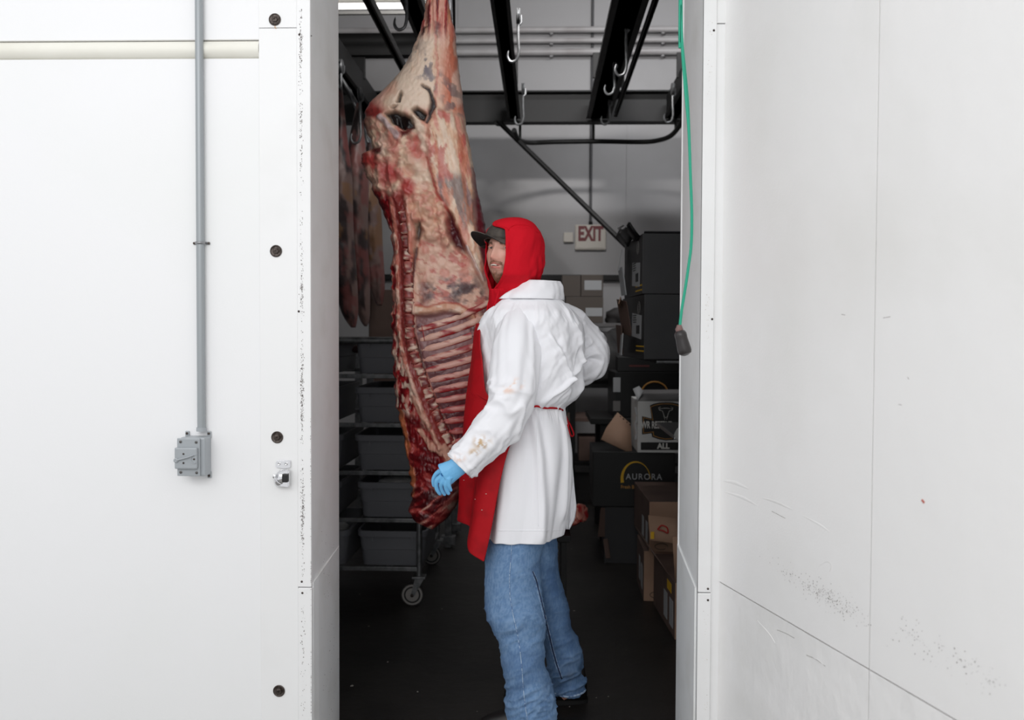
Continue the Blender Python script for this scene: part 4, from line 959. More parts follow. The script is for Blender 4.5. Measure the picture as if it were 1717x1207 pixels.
# shank and round
m_up = 1 - sm(185, 215, Y)
paint(m_up, CRE); paint(m_up * sm(.5, .68, n2(X, Y, .05, .018, 4, 33)), FAT, .8)
paint(m_up * sm(735, 748, X + (Y - 60) * -.02 + (nz - .5) * 20) * sm(30, 60, Y), ROS * .9 + FAT * .25, .42)
paint(m_up * sm(740, 760, X) * sm(.48, .62, n2(X, Y, .12, .025, 4, 34)), np.array(rgb(206, 96, 62)), .75)
sh = 1 - sm(40, 85, Y); paint(sh, PNK, .7)
strand = n2(X, Y, .22, .012, 4, 35); paint(sh * sm(.5, .6, strand), RED, .8); paint(sh * sm(.62, .7, strand), PUR, .8); paint(sh * (1 - sm(.34, .42, strand)), ORG, .8); rel += sh * (strand - .5) * .02
paint(poly_m(wx2, wy2, [(716, 20), (726, 5), (722, 48), (717, 46)], 3), DRD, .9)
paint(poly_m(wx2, wy2, [(712, 52), (724, 50), (716, 64), (706, 68)], 3), BLK, .9); paint(poly_m(wx2, wy2, [(733, 45), (740, 50), (739, 72), (733, 66)], 3), PUR, .8)
bl = sm(.50, .60, n2(X, Y, .11, .09, 4, 36)); paint(bl * poly_m(X, Y, [(700, 95), (730, 110), (740, 150), (735, 165), (700, 130)], 12), np.array(rgb(110, 104, 118)), .9)
paint(sm(.55, .65, n2(X, Y, .1, .07, 4, 37)) * poly_m(X, Y, [(690, 60), (715, 80), (705, 110), (680, 110)], 14), GRY, .6)
paint(bl * poly_m(X, Y, [(745, 140), (775, 150), (778, 200), (750, 200)], 10), np.array(rgb(112, 104, 108)), .75)
ds, _ = seg_d(wx2, wy2, [(735, 70), (737, 120), (738, 165), (733, 215), (736, 260)]); paint((1 - sm(.5, 4, ds)), ROS, .5); rel -= (1 - sm(0, 5, ds)) * .004
# red end of the round at left
paint(poly_m(wx, wy, [(606, 185), (628, 168), (655, 195), (645, 212), (612, 220)], 10), RED, .9); paint(poly_m(wx2, wy2, [(606, 200), (640, 196), (628, 222), (606, 225)], 8), DRD, .85)
paint(poly_m(wx, wy, [(625, 165), (665, 150), (670, 168), (640, 185)], 10), PNK, .6)
# lumpy inner fat
lump_p = [(622, 212), (660, 205), (705, 215), (728, 240), (738, 322), (762, 372), (772, 418), (745, 412), (722, 400), (700, 372), (668, 350), (640, 330), (618, 270)]
ml = poly_m(wx, wy, lump_p, 8)
paint(ml, np.array(rgb(246, 212, 184))); lum = n2(X, Y, .10, .085, 4, 41)
ridge = 1 - np.abs(n2(X, Y, .075, .06, 3, 42) - .5) * 2
paint(ml * sm(.5, .64, n2(X, Y, .045, .05, 4, 43)), PNK, .85); paint(ml * sm(.82, .97, ridge), ROS, .45)
rel += ml * ((lum - .5) * .045 + (ridge - .7) * .018); paint(ml * (1 - sm(.36, .46, lum)), ROS, .5)
for (x, y, r, c, k) in ((655, 297, 20, ROS, .9), (662, 292, 9, RED, .6), (690, 322, 14, RED, .8), (676, 338, 12, ROS, .8), (632, 275, 13, RED, .8), (616, 270, 12, RED, .9), (648, 250, 15, CRE, .6), (700, 262, 16, ROS, .5), (715, 300, 22, CRE, .7), (745, 190, 8, FAT, .5), (690, 285, 15, FAT, .6), (722, 245, 9, RED, .6)):
    paint(1 - sm(r * .4, r * 1.3, np.hypot(wx2 - x, (wy2 - y) * .8)), c, k)
# openings in the pelvis
for pts, k in (([(654, 202), (668, 198), (688, 205), (700, 212), (702, 226), (684, 228), (668, 219)], 1), ([(698, 196), (708, 193), (722, 204), (718, 214), (706, 209)], 1), ([(672, 184), (679, 167), (682, 171), (679, 184)], .9), ([(663, 192), (673, 191), (668, 195)], .8)):
    m = poly_m(wx2 * .35 + X * .65, wy2 * .35 + Y * .65, pts, 2.0); paint(m, np.array(rgb(18, 8, 10)), k); rel -= m * .035
dc, tc_ = seg_d(wx2 * .5 + X * .5, wy2 * .5 + Y * .5, [(714, 157), (720, 160), (725, 165), (729, 172), (731, 180), (731.5, 188), (730, 197), (727, 206), (722, 215)]); m = 1 - sm(2.5, 6.5, dc + 6 * np.abs(tc_ - .6) ** 1.3); paint(m, np.array(rgb(44, 34, 38))); rel -= m * .018
paint(poly_m(wx2, wy2, [(675, 232), (700, 222), (702, 232), (680, 240)], 3), DRD, .95)
dc, _ = seg_d(X, wy2, [(645, 208), (660, 222), (672, 236)]); m = 1 - sm(3, 7, dc); paint(m, np.array(rgb(214, 190, 190)), .9); rel += m * .012
dc, _ = seg_d(wx2, wy2, [(702, 210), (712, 226), (716, 250), (722, 262)]); m = 1 - sm(3, 9, dc); paint(m, CRE, .9); rel += m * .014
paint(poly_m(wx2, wy2, [(627, 250), (646, 252), (648, 268), (630, 262)], 4), DRD, .95)
# flap of the flank
fl_p = [(738, 196), (780, 205), (792, 250), (797, 305), (800, 380), (820, 455), (824, 492), (812, 478), (786, 424), (760, 366), (737, 330), (722, 272), (724, 226)]
mf = poly_m(X, Y, fl_p, 4)
paint(mf, np.array(rgb(240, 200, 170))); fs = n2(X - (Y - 200) * .22, Y, .12, .015, 4, 51)
paint(mf * sm(.48, .6, fs), CRE, .9); paint(mf * (1 - sm(.36, .46, fs)), PNK, .85)
paint(mf * sm(.52, .62, n2(X - (Y - 200) * .2, Y, .09, .022, 4, 52)) * sm(290, 310, Y) * (1 - sm(370, 400, Y)), GRY, .8)
paint(mf * sm(.58, .66, n2(X, Y, .09, .03, 4, 53)) * (1 - sm(300, 320, Y)), ROS, .75)
paint(mf * sm(.55, .62, n2(X, Y, .16, .03, 4, 54)) * sm(230, 240, Y), np.array(rgb(206, 120, 84)), .5)
rel += mf * (.02 + (fs - .5) * .012)
dc, _ = seg_d(wx2 * .3 + X * .7, Y, [(722, 272), (737, 330), (760, 366), (786, 424), (812, 478)]); paint((1 - sm(.5, 3, dc)), RED, .7)
dc, _ = seg_d(X, Y, [(786, 418), (800, 448), (812, 472)]); m = 1 - sm(1.5, 4, dc); paint(m, np.array(rgb(226, 204, 198))); rel += m * .008
# dark strip right of the flap
m = poly_m(wx2 * .4 + X * .6, Y, [(794, 285), (800, 285), (840, 450), (840, 520), (822, 500), (806, 420), (799, 380)], 4); paint(m, np.array(rgb(116, 36, 46))); paint(m * sm(.45, .6, n2(X - (Y - 300) * .2, Y, .25, .02, 4, 55)), np.array(rgb(170, 110, 116)), .8); paint(m * sm(.5, .6, fs), np.array(rgb(90, 26, 34)), .6)
# dark hollow under the flap
m = poly_m(wx2 * .3 + X * .7, wy2, [(756, 362), (763, 368), (786, 426), (780, 430), (764, 414), (757, 398)], 4); paint(m, np.array(rgb(84, 20, 30))); rel -= m * .03
m = poly_m(wx2, wy2, [(703, 380), (711, 368), (712, 398), (705, 420), (700, 412)], 3); paint(m, BLK, .9); rel -= m * .02
# hanging fat fingers
for pts, r in (([(692, 345), (696, 390), (694, 424)], 7), ([(722, 340), (722, 370), (730, 398)], 14), ([(742, 350), (748, 390), (752, 412)], 8), ([(705, 340), (706, 362), (703, 372)], 8)):
    dc, tt_ = seg_d(wx2 * .5 + X * .5, Y, pts); m = 1 - sm(r * .7, r, dc); paint(m, np.array(rgb(230, 184, 158))); paint(m * sm(.5, .6, lum), PNK, .7); rel += m * np.sqrt(np.clip(1 - (dc / r) ** 2, 0, 1)) * .022
# body cavity: peritoneum
cav = [(703, 412), (730, 402), (765, 420), (790, 432), (826, 500), (832, 545), (800, 548), (770, 522), (720, 524), (700, 515), (697, 470)]
mc = poly_m(wx, wy, cav, 6); paint(mc, np.array(rgb(238, 194, 172)))
paint(mc * sm(.5, .62, n2(X, Y, .06, .05, 4, 61)), PNK, .75); paint(mc * sm(.58, .66, n2(X + Y * .5, Y - X * .5, .05, .12, 4, 62)), ROS, .7)
gm = poly_m(X, Y, [(715, 480), (750, 470), (800, 470), (832, 520), (830, 548), (800, 520), (760, 505), (715, 510)], 12)
gb_ = n2(X * .9 + Y * .3, Y, .075, .10, 4, 63); paint(mc * gm * sm(.42, .56, gb_), np.array(rgb(116, 96, 98)), .85); paint(mc * gm * sm(.57, .64, gb_), np.array(rgb(62, 44, 50)), .7)
rel += mc * ((n2(X, Y, .05, .045, 4, 64) - .5) * .022 - .012)
# diaphragm arch
dc, _ = seg_d(wx2 * .3 + X * .7, wy2 * .3 + Y * .7, [(698, 521), (725, 524), (750, 517), (772, 519), (790, 530), (800, 548), (802, 565)])
m = 1 - sm(6, 10, dc); paint(m, np.array(rgb(224, 170, 140))); paint(m * sm(.5, .6, n2(X, Y, .05, .2, 3, 65)), CRE, .7); paint((1 - sm(.5, 2.5, np.abs(dc - 8))), RED, .55); rel += m * .012
# rib wall
rb = [(700, 530), (760, 522), (795, 535), (806, 560), (840, 560), (840, 700), (800, 790), (770, 775), (745, 725), (722, 668), (706, 620)]
mr = poly_m(X, Y, rb, 4); ic = n2(X, Y + X * .28, .03, .16, 4, 71)
low = sm(560, 690, Y)[..., None]
a = mr[..., None]; basec = np.array(rgb(158, 116, 116)) * (1 - low) + np.array(rgb(96, 34, 42)) * low; col = col * (1 - a) + basec * a
paint(mr * sm(.5, .6, ic), PUR, .75); paint(mr * sm(.60, .66, ic), DRD, .6); rel += mr * (-.018 + (ic - .5) * .006)
# left flank of the spine
mspl = sm(318, 345, Y); dsp, tsp = seg_d(X, Y, [(674, 335), (679, 380), (684, 440), (685, 500), (687, 560), (696, 600), (710, 640), (725, 680), (746, 728), (766, 768)])
left = mspl * (1 - sm(700, 720, Y)) * (X < 760)
mL = sm(-2, 2, 11 - dsp); sideL = poly_m(X, Y, [(610, 315), (650, 325), (676, 345), (684, 440), (686, 540), (700, 620), (730, 700), (760, 775), (700, 800), (655, 700), (640, 560), (640, 400)], 5)
fk = n2(X, Y, .17, .075, 4, 81); paint(sideL, np.array(rgb(170, 34, 40))); paint(sideL * sm(.48, .58, fk), np.array(rgb(214, 148, 132)), .9); paint(sideL * (1 - sm(.34, .42, fk)), DRD, .85); rel += sideL * (fk - .5) * .032
paint(sideL * (1 - sm(345, 395, Y)) * (1 - sm(0, 20, X - np.repeat(L[:, None], nv, 1))), DRD, .9)
paint(sideL * sm(.55, .62, n2(X, Y, .2, .09, 3, 82)) * sm(540, 600, Y), CRE, .8)
# vertebral column bed with pale margins
paint(1 - sm(10, 13, dsp), np.array(rgb(150, 60, 56)), mspl); 
for s in (-1, 1):
    dm = np.abs(dsp - 12.5); side_ = (X - np.interp(Y, [335, 380, 440, 500, 560, 600, 640, 680, 728, 772], [674, 679, 684, 685, 687, 696, 710, 725, 746, 766])) * s > 0
    m = (1 - sm(2, 5, dm)) * side_ * sm(330, 350, Y) * (1 - sm(775, 790, Y)); paint(m, np.array(rgb(222, 136, 118)), .9); paint(m * sm(.5, .6, fk), CRE, .6); rel += m * .009
dc, _ = seg_d(X, Y, [(703, 420), (698, 460), (695, 520), (700, 560), (712, 600), (722, 640), (742, 685), (762, 730)]); paint(1 - sm(1, 3.5, dc), np.array(rgb(70, 22, 28)), .9); rel -= (1 - sm(1, 5, dc)) * .012
# lower red muscle and neck
lo = poly_m(wx, wy, [(668, 690), (700, 690), (732, 730), (758, 772), (830, 760), (830, 900), (660, 900)], 8)
paint(lo, np.array(rgb(134, 26, 32))); mu = n2(X + Y * .6, Y - X * .4, .035, .12, 4, 91); paint(lo * sm(.52, .62, mu), DRD, .85); paint(lo * (1 - sm(.36, .43, mu)), np.array(rgb(190, 74, 70)), .8); rel += lo * (mu - .5) * .022
dc, _ = seg_d(wx2 * .5 + X * .5, Y, [(674, 690), (682, 730), (690, 760), (695, 800), (692, 825)]); m = (1 - sm(4, 8, dc)) * sm(.28, .4, n2(X, Y, .1, .03, 3, 92)); paint(m, np.array(rgb(206, 118, 78))); rel += m * .006
for pts, r in (([(697, 665), (712, 690), (724, 710)], 5), ([(711, 720), (722, 735), (730, 748)], 6), ([(742, 752), (750, 745), (757, 760)], 8), ([(730, 722), (742, 745)], 5)):
    dc, _ = seg_d(wx2, wy2, pts); m = 1 - sm(r * .6, r, dc); paint(m, np.array(rgb(226, 172, 150)), .95); rel += m * .008
nk = poly_m(wx, wy, [(684, 815), (770, 800), (770, 900), (680, 900)], 8); st_ = n2(X * .6 + Y * .8, Y * .6 - X * .8, .16, .03, 4, 93); paint(nk * sm(.52, .6, st_), np.array(rgb(206, 110, 100)), .85); paint(nk * sm(.62, .68, st_), CRE, .6); paint(nk * (1 - sm(.38, .44, st_)), np.array(rgb(66, 18, 22)), .8)
paint(poly_m(X, Y, [(752, 790), (830, 760), (830, 900), (740, 880)], 14), np.array(rgb(60, 26, 26)), .75)
# far side of the carcass (away from the doorway): plain fat cover
bk = (sn < 0)[None, :] * np.ones_like(X); paint(bk * 1.0, FAT * .9); paint(bk * sm(.45, .6, n2(X, Y, .02, .03, 4, 95)), ROS, .7)
rel += (n2(X, Y, .30, .25, 3, 96) - .5) * .006
W = np.zeros((nu, nv, 3))
for i, yy in enumerate(q):
    a = np.array(at(600, yy, YB)); b = np.array(at(800, yy, YB)); t_ = (PX[i] - 600) / 200
    W[i] = a[None] * (1 - t_[:, None]) + b[None] * t_[:, None]
edge = np.clip(front * 3, 0, 1) 
W[:, :, 1] = YB - dep - rel * np.where(sn[None] > 0, edge, -0.3)
W[:, :, 0] += (n2(X, Y, .2, .2, 3, 97) - .5) * 0.006
top = W[0].mean(0)
beef = thing('beef_side', 'split beef side hanging in the doorway, ribs and spine showing', 'meat', tuple(top))
M_beef = vmat('raw_beef', 0.33, [(90, 0.35, 0.004), (300, 0.3, 0.0015)], sss=0.06)
V, Fc = grid(W, True, True, True)
bo = wmesh('flesh', V, Fc, M_beef, beef); colour(bo, np.clip(col.reshape(-1, 3), 0, 1))
beef_bvh = BVHTree.FromPolygons([tuple(map(float, v)) for v in V], [f for f in Fc if len(f) == 4])
def hit(bvh, px, py, off=0.0):
    d = (ROT @ Vector(((px - CX) / F, (CY - py) / F, -1))).normalized(); loc, nr, i, ds_ = bvh.ray_cast(Vector((0, 0, H)), d)
    return None if loc is None else loc - d * off
# vertebrae, each a piece
sp = [(676, 352), (679, 372), (681, 393), (683, 415), (684, 437), (685, 459), (685, 481), (686, 503), (686, 525), (687, 547), (688, 568), (693, 589), (699, 609), (707, 629), (714, 649), (721, 668), (729, 687), (737, 706), (746, 725), (755, 743), (764, 760)]
rnd = random.Random(4)
for k in range(len(sp) - 1):
    a = hit(beef_bvh, *sp[k], 0.002); b = hit(beef_bvh, *sp[k + 1], 0.002)
    if a is None or b is None: continue
    ax = (b - a); Lg = ax.length; ax.normalize(); n_ = Vector((0, -1, 0)); sd = ax.cross(n_).normalized(); n_ = sd.cross(ax)
    nu_, nv_ = 11, 14; P = []
    wv = .0245 * (1.0 - 0.12 * (k > 14)) * rnd.uniform(.92, 1.05); 
    for i in range(nu_):
        u = i / (nu_ - 1); row = []; pinch = 1 - .22 * math.sin(math.pi * u) ; e = 1.0 if 0 < i < nu_ - 1 else .45
        for j in range(nv_):
            an = 2 * math.pi * j / nv_; c_, s_ = math.cos(an), math.sin(an)
            row.append(a + ax * (Lg * (.07 + .88 * u)) + sd * (wv * pinch * e * math.copysign(abs(c_) ** .6, c_)) + n_ * (.016 * pinch * e * math.copysign(abs(s_) ** .7, s_)))
        P.append([tuple(x) for x in row])
    P = np.array(P); V_, F_ = grid(P, True, True, True); o = wmesh('vertebra', V_, F_, M_beef, beef)
    co = vco(o); nn = fbm(co * 60, 3, 5 + k); uu = np.repeat(np.linspace(0, 1, nu_), nv_)
    cc = np.array(rgb(172, 84, 78)) * (1 - sm(.4, .6, nn)[:, None]) + np.array(rgb(122, 42, 42)) * sm(.4, .6, nn)[:, None]
    en = (np.abs(uu - .5) > .41)[:, None]; cc = np.where(en, np.array(rgb(224, 150, 138)), cc); n5 = fbm(co * 45, 3, 55 + k)[:, None]; cc = cc * (1 - sm(.56, .66, n5) * .8) + CRE * sm(.56, .66, n5) * .8; colour(o, cc); displace(o, (fbm(co * 70, 3, 9 + k) - .5) * .007)
# ribs, each a piece
for k in range(12):
    u = k / 11; sx = float(np.interp(u, [0, .3, .6, 1], [702, 710, 726, 760])); sy = 556 + 188 * u; slope = -0.40 + 0.30 * u
    pts = []
    for j in range(15):
        x = sx + (834 - sx) * j / 14; y = sy + slope * (x - sx) + 5 * math.sin(math.pi * j / 14) * (1 - u) - 3
        h_ = hit(beef_bvh, x, y, -0.003)
        if h_ is not None: pts.append(h_)
    if len(pts) < 5: continue
    pts = smooth_path(pts, 2); n = len(pts); rad = [0.0150 * (.55 + .45 * min(1, i / 4)) * min(1, (n - i) / 4 + .3) for i in range(n)]
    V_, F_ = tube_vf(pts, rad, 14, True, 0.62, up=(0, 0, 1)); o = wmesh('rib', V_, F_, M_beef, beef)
    co = vco(o); X_, Y_ = topx(co); nn = n2(X_, Y_ - slope * X_, .05, .5, 3, 100 + k); nn2 = n2(X_, Y_, .04, .2, 3, 120 + k)
    pale = np.array(rgb(240, 196, 178)) * (1 - u) + np.array(rgb(206, 112, 108)) * u
    cc = pale * (1 - sm(.5, .64, nn2)[:, None]) + np.array(rgb(170, 60, 64)) * sm(.5, .64, nn2)[:, None]
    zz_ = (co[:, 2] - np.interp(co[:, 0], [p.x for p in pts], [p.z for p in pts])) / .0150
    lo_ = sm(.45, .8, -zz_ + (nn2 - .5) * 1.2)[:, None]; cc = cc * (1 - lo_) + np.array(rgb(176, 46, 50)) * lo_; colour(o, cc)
# loose pieces: drips and hanging fat scraps
for a_, b_, r in (((707, 545), (712, 572), .0014), ((786, 420), (813, 470), .003)):
    A = hit(beef_bvh, *a_, .004); B_ = hit(beef_bvh, *b_, .004)
    if A and B_: o = wmesh('sinew', *tube_vf([A, A.lerp(B_, .5), B_], r, 6), M_beef, beef); colour(o, np.tile(np.array(rgb(226, 190, 180)) if r > .002 else RED, (len(o.data.vertices), 1)))
# hook, gambrel and trolley the side hangs from
tp = Vector(top)
hk = thing('meat_hook', 'big steel hook and trolley holding up the beef side, above the frame', 'hook', (tp.x, tp.y, tp.z - 0.02))
zr = 3.30 - tp.z + 0.02
tube('shaft', smooth_path([(-0.02, 0, -0.015), (-0.03, -0.0, 0.02), (0.0, 0, 0.05), (0.0, 0, max(0.08, zr - 0.03))], 5), 0.008, M_galv, hk, 10)

a_ = at(762, 66, 3.86) - hk.location; b_ = at(759, -120, 3.80) - hk.location
tube('hanger_strap', [b_ + Vector((0.0, 0, 0.12)), b_, a_.lerp(b_, .5), a_], [0.014, 0.014, 0.015, 0.008], M_black, hk, 8, flat=.5, up=(0, 1, 0))

# dark carcass sides hanging far left
def dark_side(lab, rows_, Yd, seed):
    q = np.linspace(rows_[0][0], rows_[-1][0], 120); l = spl([r[0] for r in rows_], [r[1] for r in rows_], q); r_ = spl([r[0] for r in rows_], [r[2] for r in rows_], q)
    th = np.linspace(0, 2 * math.pi, 37)[:-1]; P = np.zeros((len(q), 36, 3)); Xp = np.zeros((len(q), 36))
    for i, yy in enumerate(q):
        l_ = at(l[i], yy, Yd); rr_ = at(r_[i], yy, Yd); c = (l_ + rr_) / 2; hw = (rr_.x - l_.x) / 2
        P[i, :, 0] = c.x - hw * np.cos(th); P[i, :, 1] = Yd - np.sin(th) * min(.12, hw * 1.2 + .02); P[i, :, 2] = c.z
        Xp[i] = (l[i] + r_[i]) / 2 - (r_[i] - l[i]) / 2 * np.cos(th)
    root = thing('dark_beef_side', lab, 'meat', tuple(P[0].mean(0)), 0, 'beef sides hanging at the far left')
    Yp_ = np.repeat(q[:, None], 36, 1); d = (n2(Xp, Yp_, .09, .03, 4, seed) - .5) * .06; P[:, :, 1] -= d * np.clip(np.sin(th), 0, 1)
    V, Fc = grid(P, True, True, True); o = wmesh('flesh', V, Fc, vmat('aged_beef', .5, [(60, .3, .004)]), root)
    n_ = n2(Xp, Yp_, .10, .022, 4, seed + 1).ravel()[:, None]; m_ = n2(Xp, Yp_, .07, .03, 4, seed + 2).ravel()[:, None]
    c = np.array(rgb(128, 104, 98)) * (1 - sm(.45, .58, n_)) + np.array(rgb(52, 38, 38)) * sm(.45, .58, n_)
    c = c * (1 - sm(.55, .66, m_) * .7) + np.array(rgb(130, 70, 66)) * sm(.55, .66, m_) * .7
    ya = (sm(.40, .3, m_) * 0 + (1 - sm(.36, .42, m_))) * (np.abs(Yp_.ravel()[:, None] - 390) < 80); c = c * (1 - ya * .6) + np.array(rgb(140, 98, 56)) * ya * .6
    colour(o, c); tube('hanging_chain', [(0, 0, -0.02), (-1.47 - root.location.x, 0, 3.305 - root.location.z)], .012, M_galv, root, 8)
    return root
dark_side('dark aged beef side hanging against the left inner door edge', [(150, 566, 574), (230, 560, 582), (300, 552, 590), (380, 552, 592), (450, 556, 597), (520, 572, 600), (540, 582, 598), (549, 589, 596)], 6.15, 201)
dark_side('dark aged beef side, middle of the three hanging at the far left', [(175, 598, 606), (240, 586, 612), (300, 580, 618), (400, 584, 616), (470, 590, 620), (525, 600, 620), (540, 606, 618), (547, 611, 615)], 6.5, 211)
dark_side('dark aged beef side hanging nearest the pale carcass, far left', [(240, 616, 622), (290, 604, 630), (340, 606, 638), (420, 612, 642), (480, 620, 645), (505, 628, 642), (512, 632, 640)], 6.85, 221)

# ------------------------------------------------------------------ the worker
man = thing('person', 'man in white coat, red hood and apron, blue jeans and dark cap, facing the camera', 'person', (0.0, 3.25, 0))
YM = 3.25
def PXm(px, py, Y): return np.array(at(px, py, Y))
# ---- body (one continuous skin surface under the clothes)
parts = []
S = lambda px, py, Y: at(px, py, Y)
parts.append(tube_vf([S(886, 470, 3.22), S(889, 550, 3.25), S(890, 600, 3.27), S(888, 690, 3.26), S(884, 780, 3.25), S(882, 860, 3.25)], [.045, .115, .125, .11, .12, .10], 24))
parts.append(tube_vf([S(880, 555, 3.12), S(884, 550, 3.25), S(888, 555, 3.38)], [.045, .06, .045], 16))
la = [S(866, 540, 3.10), S(864, 612, 3.04), S(858, 672, 3.01), S(812, 735, 2.98), S(775, 778, 2.965)]
ra = [S(945, 540, 3.38), S(975, 575, 3.41), S(992, 606, 3.42), S(955, 632, 3.42), S(915, 645, 3.43)]
parts.append(tube_vf(smooth_path(la, 4), [float(x) for x in np.interp(np.linspace(0, 1, 17), [0, .5, .6, 1], [.052, .042, .040, .028])], 16))
parts.append(tube_vf(smooth_path(ra, 4), [float(x) for x in np.interp(np.linspace(0, 1, 17), [0, .5, .6, 1], [.05, .042, .038, .027])], 16))
AnL = S(893, 1215, 3.10); AnR = S(948, 1160, 3.42)
parts.append(tube_vf(smooth_path([S(872, 850, 3.21), S(862, 1000, 3.14), S(880, 1120, 3.10), AnL, Vector((AnL.x, 3.10, 0.05))], 4), [float(x) for x in np.interp(np.linspace(0, 1, 17), [0, .45, .8, 1], [.068, .052, .042, .042])], 18))
parts.append(tube_vf(smooth_path([S(896, 850, 3.33), S(920, 1000, 3.365), S(938, 1090, 3.40), AnR, Vector((AnR.x, 3.42, 0.05))], 4), [float(x) for x in np.interp(np.linspace(0, 1, 17), [0, .45, .8, 1], [.062, .045, .042, .042])], 18))
for q_ in ((AnL, 3.10), (AnR, 3.42)): parts.append(tube_vf([Vector((q_[0].x + .02, q_[1], .045)), Vector((q_[0].x - .08, q_[1], .04)), Vector((q_[0].x - .13, q_[1], .035))], [.030, .026, .015], 12))
HC = S(856, 428, 3.20)
parts.append(tube_vf([HC + Vector((.02, .02, -.05)), HC + Vector((.045, .03, -.12)), S(886, 480, 3.22)], [.055, .052, .05], 18))
V, Fc = merge(parts); body = wmesh('body', V, Fc, None, man); remesh(body, .011, 4)
# head: dense sphere pulled into a skull and a face (local: x right, -y forward, z up)
nT, nP = 150, 200
T = np.linspace(0.001, math.pi - .001, nT); Pn = np.linspace(0, 2 * math.pi, nP, endpoint=False)
# concentrate longitudes at the face
Pn = Pn + .55 * np.sin(Pn) * 0 
Tt, Pp = np.meshgrid(T, Pn, indexing='ij')
ux = np.sin(Tt) * np.sin(Pp); uy = -np.sin(Tt) * np.cos(Pp); uz = np.cos(Tt)
hx = ux * .076; hy = uy * .098; hz = uz * .118
z = hz; f = np.clip(-uy, 0, 1)
jaw = sm(-.01, -.115, z); hx = hx * (1 - .30 * jaw); hy = np.where(hy > 0, hy * (1 - .45 * jaw) , hy * (1 - .03 * jaw)) - jaw * .012
hy = np.where(uy < 0, hy * (1 - .05 * sm(.02, .1, z)), hy)
hx = hx * (1 - .08 * sm(.0, .05, -np.abs(z - .03) + .05) * f * (np.abs(ux) > .6))
def G(x0, z0, sx, sz): return np.exp(-((hx - x0) / sx) ** 2 - ((hz - z0) / sz) ** 2) * (f > .15)
d = 0
d = d + .006 * G(0, .034, .05, .010)                                   # brow
for s in (-1, 1):
    d = d - .012 * G(s * .032, .016, .015, .010); d = d + .004 * G(s * .042, -.012, .016, .014); d = d + .003 * G(s * .032, .008, .016, .003)
    d = d + .006 * G(s * .012, -.027, .006, .006) - .003 * G(s * .024, -.04, .006, .014)
    d = d + .003 * G(s * .030, .029, .017, .004)
nose = np.exp(-(hx / (.0075 + .004 * sm(.01, -.025, hz))) ** 2) * sm(.030, -.022, hz) * (1 - sm(-.027, -.034, hz)) * (f > .3)
nose = np.exp(-(hx / (.0085 + .003 * sm(.01, -.02, hz))) ** 2) * np.interp(hz, [-.036, -.028, -.022, -.01, .01, .028, .04], [0, .75, 1, .78, .42, .16, 0]) * (f > .3)
d = d + .026 * nose
d = d + .008 * G(0, -.05, .022, .015) + .0045 * G(0, -.0425, .018, .0035) + .005 * G(0, -.0565, .015, .004) - .007 * G(0, -.049, .017, .0028) - .005 * G(0, -.068, .02, .005)
d = d + .011 * G(0, -.092, .022, .016)
hy = hy - d
P = np.stack([hx, hy, hz], -1)
YAWH = R(-31); Rh = Matrix.Rotation(YAWH, 3, 'Z') @ Matrix.Rotation(R(-4), 3, 'X') @ Matrix.Rotation(R(3), 3, 'Y'); RhN = np.array(Rh)
Pw = P @ RhN.T + np.array(HC)
hV, hF = grid(Pw, True, True, True)
# colours
lx, lz = hx.ravel(), hz.ravel(); ff = f.ravel(); ly = hy.ravel()
skin = np.tile(np.array(rgb(220, 168, 150)), (len(lx), 1)); sp3 = P.reshape(-1, 3)
def bl(c, m, k=1.0):
    global skin
    m = np.clip(m * k, 0, 1)[:, None]; skin = skin * (1 - m) + np.array(c) * m
g1 = lambda x0, z0, sx, sz: np.exp(-((lx - x0) / sx) ** 2 - ((lz - z0) / sz) ** 2) * (ff > .15)
bl(rgb(206, 128, 112), g1(.0, -.025, .014, .012) + g1(.042, -.02, .018, .016) + g1(-.042, -.02, .018, .016), .55)
nb_ = fbm(sp3 * 260, 3, 9); nb2 = fbm(sp3 * 60, 3, 10)
beardm = np.clip(sm(-.058, -.078, lz + (nb2 - .5) * .02) + sm(.040, .055, np.abs(lx)) * sm(.005, -.03, lz + (nb2 - .5) * .02), 0, 1) * (ly < .03)
stache = (np.abs(lz + .0385 + np.abs(lx) * .12) < .0058) * (np.abs(lx) < .026) + g1(.027, -.05, .006, .014) + g1(-.027, -.05, .006, .014)
BRD = np.array(rgb(120, 76, 52)); bl(BRD, beardm, .9); bl(BRD, stache * (.65 + .35 * nb_), .95); bl(rgb(96, 60, 42), beardm * sm(.45, .6, nb_), .6)
for s in (-1, 1): bl(rgb(84, 56, 44), (np.abs(lz - .0305 + .25 * (np.abs(lx) - .03) ** 2 / .03) < .0042) * (np.abs(lx - s * .032) < .017) * (ff > .2), .85); bl(rgb(150, 96, 86), g1(s * .032, .010, .014, .004), .5)
bl(rgb(196, 104, 98), (np.exp(-((lz + .0435 - 0.003 * np.cos(lx * 200)) / .0022) ** 2) + np.exp(-((lz + .056) / .0036) ** 2)) * (np.abs(lx) < .019) * (ff > .3), .9)
bl(rgb(52, 24, 24), (np.abs(lz + .0492) < .0024 * (1 - (np.abs(lx) / .018) ** 2)) * (np.abs(lx) < .018) * (ff > .3), 1)
nb0 = len(body.data.vertices); bV = vco(body).tolist(); bF = [tuple(p.vertices) for p in body.data.polygons]
mV, mF = merge([(bV, bF), (hV, hF)]); bpy.data.objects.remove(body)
